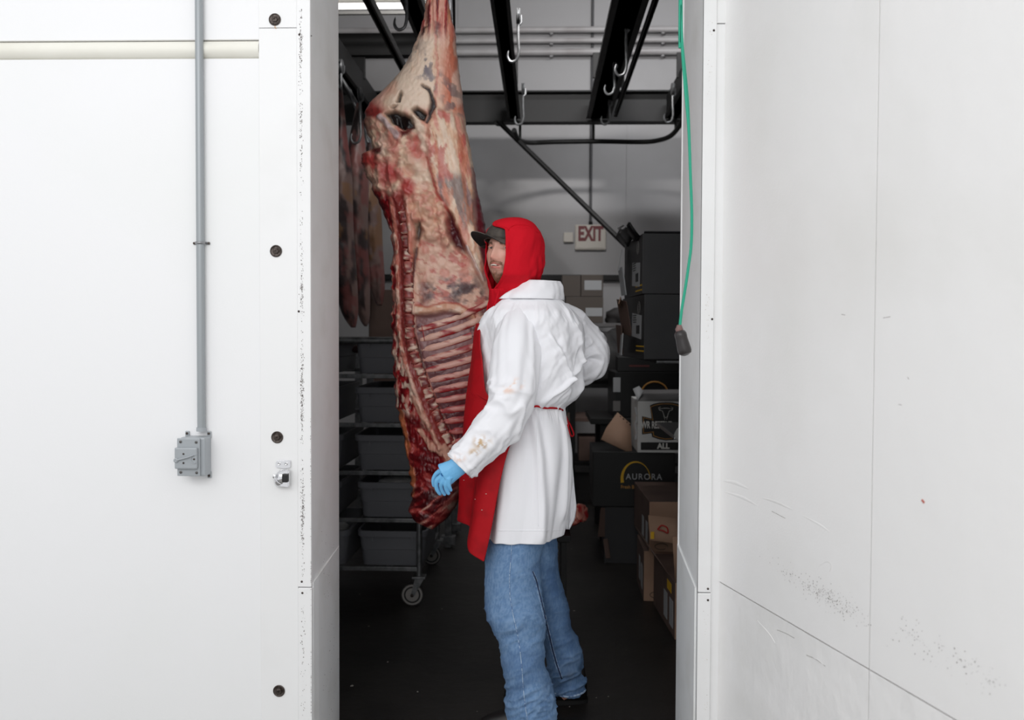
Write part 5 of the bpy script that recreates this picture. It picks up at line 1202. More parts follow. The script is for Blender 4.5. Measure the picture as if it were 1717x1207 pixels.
# ears
for s in (-1, 1):
    eV, eF = ell_vf((0, 0, 0), (.008, .018, .030), 16); M_ = Rh; eV = [M_ @ (Vector(v) + Vector((s * .077, .012, .0))) + HC for v in eV]; mV, mF = merge([(mV, mF), (eV, eF)])
M_skin = vmat('skin', .5, [(400, .15, .0006)], sss=.08)
body = wmesh('body', mV, mF, M_skin, man)
cols = np.tile(np.array(rgb(220, 168, 150)), (len(mV), 1)); cols[nb0:nb0 + len(skin)] = skin; colour(body, cols)
def hloc(x, y, z): return Rh @ Vector((x, y, z)) + HC
M_eye = mat('eye_white', rgb(176, 164, 156), .35); M_iris = mat('iris', rgb(40, 34, 32), .2); M_teeth = mat('teeth', rgb(226, 220, 210), .3)
for s in (-1, 1):
    c = hloc(s * .032, -.0755, .0155)
    V_, F_ = ell_vf(c, (.0118, .0118, .0118), 20); e = wmesh('eye', V_, F_, M_eye, man)
    look = (Vector((0, 0, H)) - c).normalized(); look = (look + Vector((.0, 0, -0.02))).normalized()
    V_, F_ = ell_vf(c + look * .0068, (.0070, .0070, .0070), 14); wmesh('iris', V_, F_, M_iris, e)
    for zz2, nm in ((1, 'upper_eyelid'), (-1, 'lower_eyelid')):
        pr = []
        for i in range(7):
            row = []
            for j in range(13):
                ph = R(-78 + 13 * j); el = R(1 + 13 * i) if zz2 > 0 else -R(20 + 11 * i)
                fold = math.cos(ph); el2 = el * (.35 + .65 * fold) + (0 if zz2 < 0 else 0)
                row.append(hloc(s * .032 + .0128 * math.cos(el2) * math.sin(ph), -.0755 - .0128 * math.cos(el2) * math.cos(ph), .0155 + .0128 * math.sin(el2)))
            pr.append([tuple(v) for v in row])
        V_, F_ = grid(np.array(pr)); o = wmesh(nm, V_, F_, mat('eyelid_skin', rgb(206, 150, 132), .5), man)
th_ = [hloc(x, -.1015 + .25 * abs(x) ** 1 * .35, -.0478 + .0006 * math.cos(x * 300)) for x in np.linspace(-.012, .012, 9)]
wmesh('teeth', *tube_vf(th_, .0019, 8, True, .6), M_teeth, man)
# short beard over the chin and jaw
sel = (beardm > .35) & (ff > -.1) & (lz < -.012)
idx = np.where(sel)[0]; remap = -np.ones(len(lx), int); remap[idx] = np.arange(len(idx)); bF = [tuple(remap[list(fc)]) for fc in hF if len(fc) == 4 and all(sel[i] for i in fc)]
me = mesh('beard', (np.array(hV)[idx] - np.array(man.location)), bF); brd = link('beard', me, None, man)
brd.data.materials.append(mat('beard_hair', rgb(128, 80, 54), .7, 0, [(500, 1.0, .003, (1, 1, .25))], (rgb(74, 46, 34), 130, .4, .6)))
nn = fbm(sp3[idx] * 220, 3, 12); displace(brd, .0014 + .0075 * nn * sm(-.05, -.09, lz[idx]))
# hair under the cap
V_, F_ = ell_vf((0, 0, 0), (.079, .101, .119), 32); hv = [(Rh @ Vector(v)) + HC for v in V_]; keep = [i for i, v in enumerate(V_) if (v.z > .03 and v.y > -.075) or (v.y > .02 and v.z > -.05)]
ks = set(keep); rm = {o_: k for k, o_ in enumerate(keep)}
wmesh('hair', [hv[i] for i in keep], [tuple(rm[i] for i in fc) for fc in F_ if all(i in ks for i in fc) and len(set(fc)) == 4], mat('hair', rgb(84, 60, 44), .7, 0, [(200, .6, .003)]), man)
# cap
Rc = Matrix.Rotation(R(-50), 3, 'Z') @ Matrix.Rotation(R(-3), 3, 'X')
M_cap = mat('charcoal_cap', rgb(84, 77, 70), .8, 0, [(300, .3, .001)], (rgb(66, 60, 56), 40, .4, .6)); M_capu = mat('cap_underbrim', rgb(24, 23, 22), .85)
pr = []
for i in range(16):
    el = R(90 * i / 15); row = []
    for j in range(48):
        a = 2 * math.pi * j / 48; r_ = math.cos(el * .98 + 0) ; x, y = .082 * r_ * math.sin(a), -.101 * r_ * math.cos(a)
        row.append(Rc @ Vector((x, y, .040 + .008 * math.cos(a) + .062 * math.sin(el) ** .9 + (.012 * max(0, math.cos(a)) * math.sin(el * 2)))) + HC)
    pr.append([tuple(v) for v in row])
V_, F_ = grid(np.array(pr), True); cap = wmesh('cap', V_, F_, M_cap, man); s_ = cap.modifiers.new('s', 'SOLIDIFY'); s_.thickness = .003; s_.offset = -1; apply_mods(cap)
pr = []
for i in range(9):
    s = i / 8; row = []
    for j in range(25):
        v = -1 + 2 * j / 24; a = v * R(62); rr_ = s * .064 * math.sqrt(max(0, 1 - v ** 2 * .92)) 
        x = .084 * math.sin(a) * (1 - .06 * s); y = -.104 * math.cos(a) - rr_
        zz2 = .050 + .010 * s - .040 * (abs(v) ** 2) * (.35 + .65 * s) + .004 * (1 - v * v) * s
        row.append(Rc @ Vector((x, y, zz2)) + HC)
    pr.append([tuple(v) for v in row])
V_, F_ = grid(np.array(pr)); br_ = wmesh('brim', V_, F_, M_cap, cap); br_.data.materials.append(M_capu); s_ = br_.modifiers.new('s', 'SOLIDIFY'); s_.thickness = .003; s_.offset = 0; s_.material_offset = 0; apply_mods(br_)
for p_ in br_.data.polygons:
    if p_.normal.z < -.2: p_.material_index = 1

# ---- generic wrap: rings in X/Y around a centre, open or closed
def wrap(rows, n=200, step=1.6, closed=False, fold=None, yfun=None, y0=None, y1=None):
    """rows: py, xl, xr, depth centre, depth half, phi start, phi end (deg). phi 0 = toward camera, 90 = image right"""
    A = np.array(rows, float); ys = A[:, 0]; q = np.arange(ys[0] if y0 is None else y0, (ys[-1] if y1 is None else y1) + .01, step)
    I = [spl(ys, A[:, k], q) for k in range(1, 7)]
    P = np.zeros((len(q), n, 3)); phs = np.zeros((len(q), n))
    for i, yy in enumerate(q):
        l_, r_, yc, b_, p0, p1 = [I[k][i] for k in range(6)]
        ph = np.radians(np.linspace(p0, p1, n, endpoint=not closed)); a = at(l_, yy, yc); b = at(r_, yy, yc); c = (a + b) / 2; hw = (b.x - a.x) / 2
        P[i, :, 0] = c.x + hw * np.sin(ph); P[i, :, 1] = yc - b_ * np.cos(ph); P[i, :, 2] = c.z; phs[i] = ph
    return P, phs, q
def phin(l, r, xe, lo=-88): return math.degrees(math.asin(max(-1, min(1, (xe - (l + r) / 2) / ((r - l) / 2)))))
def cloth(name, P, m, parent, closed=False, th=.003, cols=None, cap=False):
    V, Fc = grid(P, closed, cap, cap); o = wmesh(name, V, Fc, m, parent)
    if cols is not None: colour(o, cols)
    if th: s_ = o.modifiers.new('s', 'SOLIDIFY'); s_.thickness = th; s_.offset = 0; apply_mods(o)
    return o
# ---- hood
HR = [(367, 850, 876, 3.20, .03, 852), (369.5, 840, 884, 3.20, .055, 842), (373, 830, 891, 3.20, .072, 834), (378, 822, 897, 3.20, .083, 829), (382, 818, 900, 3.20, .088, 830), (386, 816, 903, 3.20, .092, 842), (390, 815, 906, 3.20, .098, 849), (405, 813, 911, 3.20, .104, 850), (430, 813, 912.5, 3.20, .107, 850),
      (450, 814, 911, 3.20, .106, 848), (462, 815, 906, 3.20, .103, 846), (470, 817, 902, 3.205, .092, 842), (478, 819, 899, 3.215, .085, 837), (488, 821, 897, 3.22, .078, 829), (500, 822, 896, 3.225, .072, 825), (515, 822, 896, 3.225, .068, 823), (530, 822, 896, 3.23, .06, 823)]
rows_ = []
for (y, l, r, yc, b, xe) in HR:
    p0 = phin(l, r, xe); p1 = 262 if y < 480 else float(np.interp(y, [480, 500, 535], [262, 268, 275])); 
    if y < 385: p1 = float(np.interp(y, [367, 385], [235, 262]))
    rows_.append((y, l, r, yc, b, p0, p1))
P, ph, q = wrap(rows_, 150, 1.5)
Qy = np.repeat(q[:, None], 150, 1)
fold = (n2(ph * 60 + Qy * .5, Qy, .05, .012, 3, 301) - .5) * .020 * sm(380, 420, Qy)
diag = np.sin((ph * 17 + (Qy - 440) * -.13) + 3 * n2(ph * 10, Qy, .2, .02, 2, 77)) * .0042 * sm(420, 470, Qy) * sm(R(20), R(60), ph)
rim = np.exp(-((ph - ph[:, :1]) / .07) ** 2) * .004 - np.exp(-((ph - ph[:, :1] - .13) / .03) ** 2) * .002
nrm = np.stack([np.sin(ph), -np.cos(ph), np.zeros_like(ph)], -1); P = P + nrm * (fold + diag + rim)[..., None]
M_hood = mat('red_fleece', rgb(204, 14, 34), .85, 0, [(600, .3, .0008), (30, .15, .004)], spec=.2)
top_c = P[0].mean(0); hood = cloth('hood', P, M_hood, man, th=.005)
V_, F_ = ell_vf(top_c + np.array([0, 0, -.004]), (.03, .033, .008), 20); wmesh('hood_crown', V_, F_, M_hood, hood)
# centre seam over the crown and hanging drawstrings at the throat
hb = BVHTree.FromPolygons([tuple(v) for v in vco(hood)], [tuple(p.vertices) for p in hood.data.polygons])
def project(bvh, pts, off=.001): return [h for h in (hit(bvh, x, y, off) for x, y in pts) if h is not None]
sm_ = project(hb, [(852, 386), (856, 381), (864, 377), (876, 377), (888, 379), (897, 386), (902, 390)])
if len(sm_) > 3: wmesh('seam', *tube_vf(smooth_path(sm_, 3), .0011, 6), M_hood, hood)
# ---- red neck front (hoodie body under the coat)
hrow = [(485, 821, 870, 3.20, .055, -110, 90), (500, 820, 885, 3.215, .06, -110, 90), (520, 819, 900, 3.23, .065, -110, 90), (548, 812, 920, 3.25, .08, -110, 90), (580, 812, 930, 3.26, .09, -110, 90)]
P, ph, q = wrap(hrow, 60, 2.5); Qy = np.repeat(q[:, None], 60, 1)
P = P + np.stack([np.sin(ph), -np.cos(ph), 0 * ph], -1) * ((n2(ph * 50, Qy, .08, .03, 3, 305) - .5) * .012)[..., None]
hoodie = cloth('hoodie', P, M_hood, man, th=.003)
ds_ = [at(836, 484, 3.12), at(835, 492, 3.125), at(832, 502, 3.13), at(829, 512, 3.14)]
wmesh('drawstring', *tube_vf(smooth_path(ds_, 3), .0028, 8), M_hood, hoodie)

# ---- coat
def stain(cols, X, Y, nrm_ok, list_):
    for (x, y, rx, ry, c, k, sd) in list_:
        m = np.exp(-(((X - x) / rx) ** 2 + ((Y - y) / ry) ** 2) ** 1.2) * sm(.42, .6, n2(X, Y, .16, .12, 3, sd)) * nrm_ok
        m = np.clip(m * k, 0, 1)[:, None]; cols[:] = cols * (1 - m) + np.array(c) * m
WHT = np.array(rgb(246, 246, 250)); STN = rgb(206, 176, 140)
stains = [(808, 742, 13, 10, STN, 1.4, 401), (795, 758, 9, 6, STN, 1.0, 402), (862, 645, 14, 9, rgb(236, 196, 170), .9, 403), (850, 655, 12, 5, rgb(240, 208, 190), .8, 404), (865, 846, 7, 5, rgb(90, 60, 52), 1.2, 405), (858, 852, 4, 2, rgb(70, 50, 44), 1.5, 406),
          (901, 741, 4, 2, rgb(226, 186, 160), 1, 407), (890, 778, 5, 2, rgb(150, 130, 124), 1, 408), (925, 805, 10, 8, rgb(240, 226, 206), .8, 409), (770, 768, 10, 6, rgb(230, 200, 184), .9, 410), (850, 805, 5, 3, rgb(220, 190, 180), .8, 411), (940, 700, 10, 12, rgb(240, 232, 228), .6, 412)]
M_coat = vmat('white_cotton', .75, [(700, .25, .0006), (14, .10, .006)], spec=.25)
CRs = [(474, 846, 937, 3.235, .095, 882), (484, 838, 938.5, 3.235, .105, 873), (494, 830, 939, 3.235, .115, 860), (500, 826, 940, 3.24, .12, 851), (506, 822, 945, 3.24, .135, 842), (514, 817, 953, 3.245, .155, 833), (524, 812, 962, 3.25, .18, 822), (545, 803, 974, 3.255, .20, 808), (560, 802, 976, 3.26, .205, 803)]
rows_ = [(y, l, r, yc, b, max(phin(l, r, xe), -85), 200 if y < 540 else 215 if y < 550 else 270) for (y, l, r, yc, b, xe) in CRs]
lower = [(580, 802, 976, 3.26, .205), (620, 806, 973, 3.26, .205), (645, 810, 968, 3.26, .20), (660, 812, 962, 3.26, .195), (668, 814, 958, 3.26, .19), (674, 818, 950, 3.26, .18), (682, 824, 943, 3.26, .168), (690, 822, 946, 3.26, .17), (720, 816, 953, 3.26, .18), (760, 812, 957, 3.26, .195), (820, 808, 953, 3.26, .205), (870, 806, 945, 3.26, .21), (893, 806, 940, 3.26, .21)]
rows_ += [(y, l, r, yc, b, -85 if y > 570 else -80, 272) for (y, l, r, yc, b) in lower]
N = 260
P, ph, q = wrap(rows_, N, 1.6); Qy = np.repeat(q[:, None], N, 1)
nrm = np.stack([np.sin(ph), -np.cos(ph), 0 * ph], -1)
up = sm(500, 530, Qy); tor = up * (1 - sm(672, 690, Qy)); sk = sm(690, 740, Qy)
dsp_ = np.zeros_like(ph)
dsp_ += tor * (n2(ph * 60 - Qy * .10, Qy, .055, .012, 4, 311) - .5) * .024                 # long vertical pulls
dsp_ += tor * (n2(ph * 60 + Qy * .8, Qy, .05, .02, 3, 312) - .5) * .016
rdg = 1 - np.abs(n2(ph * 60 + Qy * .25, Qy, .06, .010, 3, 316) - .5) * 2; dsp_ += tor * (rdg ** 4) * .009
dsp_ += sk * (np.sin(ph * 7 + 1.2 + .004 * Qy) * .010 + (n2(ph * 60, Qy, .05, .004, 3, 313) - .5) * .030) * sm(690, 850, Qy)
dsp_ += np.exp(-((Qy - 684) / 14) ** 2) * (n2(ph * 60, Qy, .28, .02, 2, 314) - .5) * .022      # gathers at the tie
dsp_ += np.exp(-((Qy - 655) / 16) ** 2) * .012 * sm(R(0), R(50), ph)
for (y0_, p0_, y1_, p1_, wd_, am) in ((560, 20, 640, 52, .05, .014), (600, 75, 668, 20, .06, .018), (540, 60, 640, 80, .05, .012), (560, 5, 560, 5, .1, 0), (690, 10, 890, 28, .10, .016), (700, 60, 860, 66, .07, .012), (625, 60, 660, 35, .05, .014)):
    tt_ = np.clip((Qy - y0_) / max(1, (y1_ - y0_)), 0, 1); pc = R(p0_) + (R(p1_) - R(p0_)) * tt_; inr = sm(y0_ - 15, y0_ + 15, Qy) * (1 - sm(y1_ - 15, y1_ + 15, Qy)); dsp_ += inr * am * np.exp(-((ph - pc) / wd_) ** 2) - inr * am * .5 * np.exp(-((ph - pc - wd_ * 2) / wd_) ** 2)
P = P + nrm * dsp_[..., None]
P[:, :, 2] += (sm(884, 893, Qy) * (n2(ph * 60, Qy * 0, .08, 1, 2, 315) - .5) * .012)
coat = cloth('coat', P, M_coat, man, th=0)
X_, Y_ = topx(vco(coat)); cc = np.tile(WHT, (len(X_), 1)); stain(cc, X_, Y_, (vno(coat)[:, 1] < .2), stains); colour(coat, cc)
s_ = coat.modifiers.new('s', 'SOLIDIFY'); s_.thickness = .003; s_.offset = 0; apply_mods(coat)
cb_ = BVHTree.FromPolygons([tuple(v) for v in vco(coat)], [tuple(p.vertices) for p in coat.data.polygons])
# fold-over collar
cr = [(472.5, 846, 937.5, 3.235, .099, phin(846, 937.5, 880), 235), (484, 838, 941, 3.235, .110, phin(838, 941, 868), 235), (494, 829, 942, 3.235, .121, phin(829, 942, 852), 235), (503, 823, 941, 3.24, .130, phin(823, 941, 842), 235)]
P, ph, q = wrap(cr, 90, 1.6); Qy = np.repeat(q[:, None], 90, 1); P += np.stack([np.sin(ph), -np.cos(ph), 0 * ph], -1) * (.0015 + .003 * sm(472, 500, Qy) + (n2(ph * 30, Qy, .14, .05, 2, 320) - .5) * .012)[..., None]
V_, F_ = grid(P); col_ = wmesh('collar', V_, F_, M_coat, coat); colour(col_, np.tile(WHT, (len(V_), 1))); s_ = col_.modifiers.new('s', 'SOLIDIFY'); s_.thickness = .003; apply_mods(col_)
# side seam, shoulder seam and hem
def seam_on(bvh, pts, r, m, par, name='seam', off=.0005, sub=3):
    h = project(bvh, pts, off)
    if len(h) > 1:
        o = wmesh(name, *tube_vf(smooth_path(h, sub) if len(h) > 2 else h, r, 6), m, par)
        if m is M_coat: colour(o, np.tile(WHT, (len(o.data.vertices), 1)))
        return o
seam_on(cb_, [(899 + 0.10 * k + 1.2 * math.sin(k * .05), 690 + k * 8) for k in range(25)], .0011, M_coat, coat)
seam_on(cb_, [(x, 889.5) for x in range(824, 941, 6)], .0012, M_coat, coat, 'hem_stitch')
# back vent flap and lower corner
pr = []
for i in range(30):
    s = i / 29; yy = 742 + 145 * s; row = []
    xr0 = float(np.interp(yy, [742, 800, 850, 870, 887], [957, 962, 966, 963, 954])); xl0 = float(np.interp(yy, [742, 780, 840, 887], [950, 948, 942, 950]))
    for j in range(14):
        v = j / 13; row.append(tuple(at(xl0 + (xr0 - xl0) * v, yy, 3.30 + .05 * v + .010 * math.sin(v * 9 + s * 3))))
    pr.append(row)
V_, F_ = grid(np.array(pr)); o = wmesh('vent_flap', V_, F_, M_coat, coat); colour(o, np.tile(WHT, (len(V_), 1))); s_ = o.modifiers.new('s', 'SOLIDIFY'); s_.thickness = .003; apply_mods(o)
pr = []
for i in range(8):
    s = i / 7; pr.append([tuple(at(910 + (940 - 910 - 3 * s) * j / 11, 880 + (24 - 3.5 * j / 11) * s, 3.195 + .006 * math.sin(j * .9))) for j in range(12)])
V_, F_ = grid(np.array(pr)); o = wmesh('back_hem', V_, F_, M_coat, coat); colour(o, np.tile(WHT, (len(V_), 1))); s_ = o.modifiers.new('s', 'SOLIDIFY'); s_.thickness = .003; apply_mods(o)
# sleeves
def sleeve(pts, rad, name, seed, stn, nseg=90, flat=1.0):
    path = smooth_path([at(*p) for p in pts], 22); n = len(path); rr_ = spl(np.linspace(0, 1, len(rad)), rad, np.linspace(0, 1, n))
    V_, F_ = tube_vf(path, [float(x) for x in rr_], nseg, False, flat, up=(0, -1, 0)); o = wmesh(name, V_, F_, M_coat, coat)
    if vno(o)[0].dot(vco(o)[0] - np.array(path[0])) < 0: o.data.flip_normals()
    u = np.repeat(np.linspace(0, 1, n), nseg); a = np.tile(np.linspace(0, 2 * math.pi, nseg, endpoint=False), n); ca, sa = np.cos(a), np.sin(a)
    co = vco(o)
    big = fbm(co * np.array([8, 8, 8]), 2, seed) - .5
    # creases running around the arm, strongest at the elbow and above the cuff
    sk1 = fbm(np.stack([u * 11 + ca * 1.1, sa * .8, ca * .8], 1), 2, seed + 1); rg_ = 1 - np.abs(sk1 - .5) * 2
    lg = fbm(np.stack([u * 2.2, sa * 2.2, ca * 2.2], 1), 2, seed + 2) - .5
    elbow = np.exp(-((u - .52) / .17) ** 2) + .7 * np.exp(-((u - .93) / .08) ** 2) + .25
    amt = big * .022 + lg * .024 + elbow * ((rg_ ** 4) - .3) * .014
    amt *= sm(0, .06, u); displace(o, amt)
    X_, Y_ = topx(vco(o)); cc = np.tile(WHT, (len(X_), 1)); stain(cc, X_, Y_, 1.0, stn); colour(o, cc)
    s_ = o.modifiers.new('s', 'SOLIDIFY'); s_.thickness = .003; s_.offset = 0; apply_mods(o); return o, path
sl, pathL = sleeve([(872, 530, 3.17), (868, 560, 3.09), (866, 610, 3.045), (862, 660, 3.02), (846, 698, 3.0), (812, 736, 2.98), (786, 764, 2.968), (770, 781, 2.96)], [.045, .077, .083, .078, .074, .068, .058, .0525], 'sleeve', 331, stains)
sr, pathR = sleeve([(930, 525, 3.30), (950, 548, 3.37), (975, 572, 3.41), (991, 600, 3.42), (976, 620, 3.41), (945, 632, 3.41), (912, 640, 3.42)], [.05, .078, .074, .072, .058, .050, .045], 'sleeve', 341, [])
def cuff(path, r, par):
    P_ = path; a = P_[-6]; b = P_[-1]; ax = (b - a).normalized()
    o = wmesh('cuff', *tube_vf([b - ax * .022, b - ax * .021, b - ax * .002, b + ax * .001, b, b - ax * .02], [r * .93, r * 1.03, r * 1.03, r * 1.0, r * .93, r * .90], 48, False, 1, up=(0, -1, 0)), M_coat, par)
    displace(o, (fbm(vco(o) * 30, 2, 55) - .5) * .006); colour(o, np.tile(WHT * .97, (len(o.data.vertices), 1)))
cuff(pathL, .052, sl); cuff(pathR, .045, sr)

# ---- apron
M_apron = mat('red_apron', rgb(176, 4, 20), .7, 0, [(500, .25, .0008), (12, .12, .006)], (rgb(150, 4, 16), 14, .45, .7), spec=.3)
AP = [(543, 800, 976, 3.26, .207, 809), (560, 796, 978, 3.26, .215, 808), (580, 794, 978, 3.26, .216, 808.5), (600, 792, 976, 3.26, .216, 812), (620, 790, 975, 3.26, .216, 814), (650, 786, 972, 3.26, .212, 818), (668, 784, 965, 3.26, .205, 835), (682, 782, 956, 3.26, .190, 892), (692, 781, 956, 3.26, .188, 884), (710, 779, 956, 3.26, .19, 871), (740, 776, 957, 3.26, .198, 857), (760, 774, 957, 3.26, .205, 851), (800, 770, 957, 3.26, .214, 842.5), (850, 768, 957, 3.26, .22, 833.5), (893, 767, 955, 3.26, .222, 825), (918, 766, 955, 3.26, .222, 819)]
rows_ = [(y, l, r, yc, b, phin(l, r, xe), -158 if y > 675 else -140) for (y, l, r, yc, b, xe) in AP]
n = 110; P, ph, q = wrap(rows_, n, 1.8); 
v = np.linspace(0, 1, n); Qy = np.repeat(q[:, None], n, 1)
# slanted hem: compress heights so that far columns end higher
hem = np.interp(v, [0, .12, .28, .4, 1], [918, 905, 876, 873, 868]); zs0 = P[:, 0, 2].copy(); zi = lambda y: np.interp(y, q, zs0)
newY = 543 + (Qy - 543) * ((hem[None] - 543) / (q[-1] - 543)); P[:, :, 2] = np.interp(newY.ravel(), q, zs0).reshape(newY.shape)
sk = sm(690, 800, Qy)
dsp_ = sk * (-.040 * np.exp(-((v[None] - .30) / .11) ** 2) + .016 * np.exp(-((v[None] - .10) / .08) ** 2) + (n2(v[None] * 40 + Qy * .01, Qy, .12, .006, 3, 351) - .5) * .022) + (n2(v[None] * 40, Qy, .1, .012, 3, 352) - .5) * .010
P += np.stack([np.sin(ph), -np.cos(ph), 0 * ph], -1) * dsp_[..., None]
apron = cloth('apron', P, M_apron, man, th=.004)
ab = BVHTree.FromPolygons([tuple(v_) for v_ in vco(apron)], [tuple(p.vertices) for p in apron.data.polygons])
# scraps stuck on the apron
for (x, y) in ((797, 837), (815, 828), (778, 805), (788, 800), (808, 855), (835, 850)):
    h = hit(ab, x, y, .0012)
    if h: wmesh('meat_scrap', *ell_vf(h, (.003, .0015, .0015), 8), mat('scrap', rgb(206, 170, 160), .5), apron)
# waist tie with a small bow at the back
tie = [(888, 684), (900, 681), (912, 684), (926, 684), (938, 685), (944, 688)]
h = project(cb_, tie, .008)
if len(h) > 2: wmesh('waist_tie', *tube_vf(smooth_path(h, 4), .0035, 8, True, .6), M_apron, apron)
for pts in ([(942, 686), (950, 700), (953, 715), (952, 745)], [(950, 702), (956, 712), (962, 728), (957, 730), (952, 712)]):
    wmesh('tie_end', *tube_vf(smooth_path([at(x, y, 3.30 - .03 * k) for k, (x, y) in enumerate(pts)], 4), .003, 8), M_apron, apron)

# ---- jeans
M_jean = vmat('denim', .8, [(900, .35, .0006, (1, 1, .25)), (26, .12, .004)], spec=.2)
def leg(rows_, seed):
    A = [(y, l, r, yc, b, 0, 360) for (y, l, r, yc, b) in rows_]; P, ph, q = wrap(A, 90, 2.0, True); return grid(P, True, True, True)
LL = [(840, 822, 925, 3.21, .115), (893, 819, 920, 3.19, .12), (950, 813.5, 906, 3.16, .105), (1000, 813.5, 909, 3.14, .098), (1036, 818, 913, 3.12, .096), (1056, 826, 914, 3.12, .092), (1075, 836, 914, 3.11, .09), (1110, 841, 914, 3.10, .088), (1145, 847, 922, 3.10, .085), (1165, 849, 929, 3.10, .085), (1185, 849, 931, 3.10, .085), (1207, 847, 930, 3.10, .085), (1232, 850, 932, 3.10, .085)]
RL = [(840, 845, 940, 3.33, .12), (893, 850, 933, 3.34, .12), (920, 868, 935, 3.34, .115), (950, 878, 936, 3.35, .11), (985, 886, 945, 3.36, .10), (1020, 893, 955, 3.37, .095), (1050, 901, 958, 3.38, .092), (1075, 908, 970, 3.39, .09), (1100, 914, 974, 3.40, .09), (1125, 919, 974, 3.41, .088), (1140, 923, 980, 3.42, .088), (1157, 925, 981, 3.42, .088)]
V, Fc = merge([leg(LL, 1), leg(RL, 2), ell_vf(at(880, 880, 3.27), (.11, .17, .085), 32)])
jeans = wmesh('jeans', V, Fc, M_jean, man); remesh(jeans, .0055, 3)
co = vco(jeans); X_, Y_ = topx(co); isR = co[:, 1] > 3.245
# creases: at knee fold and stacked above the shoe
cr_ = fbm(np.stack([X_ * .022, Y_ * .060 + X_ * .02, co[:, 1] * 6], 1), 3, 361); rg_ = (1 - np.abs(cr_ - .5) * 2) ** 3
wgt = np.where(isR, .35 + sm(1060, 1120, Y_), .35 + np.exp(-((Y_ - 1056) / 30) ** 2) * .5 + sm(1120, 1180, Y_))
amt = (rg_ - .4) * .012 * wgt * sm(880, 930, Y_) + (fbm(co * 9, 3, 362) - .5) * .016
displace(jeans, amt)
JB = np.array(rgb(104, 136, 174)); JD = np.array(rgb(66, 94, 136)); JL = np.array(rgb(146, 172, 202))
nz_ = fbm(np.stack([X_ * 1.0, Y_ * .22, co[:, 1] * 80], 1), 3, 363); n3 = fbm(co * 7, 3, 364)
cc = np.tile(JB, (len(X_), 1)); cc = cc * (1 - sm(.4, .7, nz_)[:, None] * .28) + JL * sm(.4, .7, nz_)[:, None] * .28
cc = cc * (1 - (1 - sm(.35, .5, nz_))[:, None] * .22) + JD * (1 - sm(.35, .5, nz_))[:, None] * .22
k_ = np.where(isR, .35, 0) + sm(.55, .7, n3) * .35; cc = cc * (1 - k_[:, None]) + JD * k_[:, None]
cc = cc * (1 - (sm(.8, 1, rg_) * .25 * np.clip(wgt, 0, 1))[:, None]) + JL * (sm(.8, 1, rg_) * .25 * np.clip(wgt, 0, 1))[:, None]
dt = np.exp(-((Y_ - 1130) / 22) ** 2) * isR * sm(.45, .65, n3) * .5; cc = cc * (1 - dt[:, None]) + np.array(rgb(86, 84, 80)) * dt[:, None]
colour(jeans, cc)
jb = BVHTree.FromPolygons([tuple(v_) for v_ in vco(jeans)], [tuple(p.vertices) for p in jeans.data.polygons])
M_seam = mat('denim_seam', rgb(168, 190, 214), .8, 0, [(300, .6, .002)], (rgb(92, 122, 168), 90, .45, .6)); M_seamd = mat('denim_seam_dark', rgb(40, 52, 82), .8)
s1_ = [(859, 893), (857, 930), (854, 970), (855, 1000), (860, 1030), (867, 1060), (872, 1090), (875, 1120), (877, 1150), (880, 1180), (884, 1205)]
seam_on(jb, [tuple(p) for p in np.array([[np.interp(k, range(11), [a[0] for a in s1_]), np.interp(k, range(11), [a[1] for a in s1_])] for k in np.linspace(0, 10, 50)])], .0016, M_seam, jeans, 'side_seam', .0012, 2)
s2_ = [(893, 958), (899, 972), (906, 1000), (913, 1030), (920, 1060), (927, 1090), (934, 1115), (942, 1138)]
for dx_, m_, r_, nm in ((0, M_seamd, .0022, 'inner_seam'), (1.6, M_seam, .0009, 'inner_seam'), (-2.5, M_seam, .0009, 'inner_seam')):
    kk = np.linspace(0, 7, 40); seam_on(jb, [(np.interp(k, range(8), [a[0] for a in s2_]) + dx_, np.interp(k, range(8), [a[1] for a in s2_])) for k in kk], r_, m_, jeans, nm, .0012, 2)
# turned hem of the right leg
ring = []
c0 = at(953, 1152, 3.42)
hp = [tuple(Vector((c0.x + .0655 * math.sin(a), 3.42 - .09 * math.cos(a), c0.z + .002 * math.sin(3 * a)))) for a in np.linspace(0, 2 * math.pi, 40)]
wmesh('leg_hem', *tube_vf(hp, .0042, 8), M_seam, jeans)
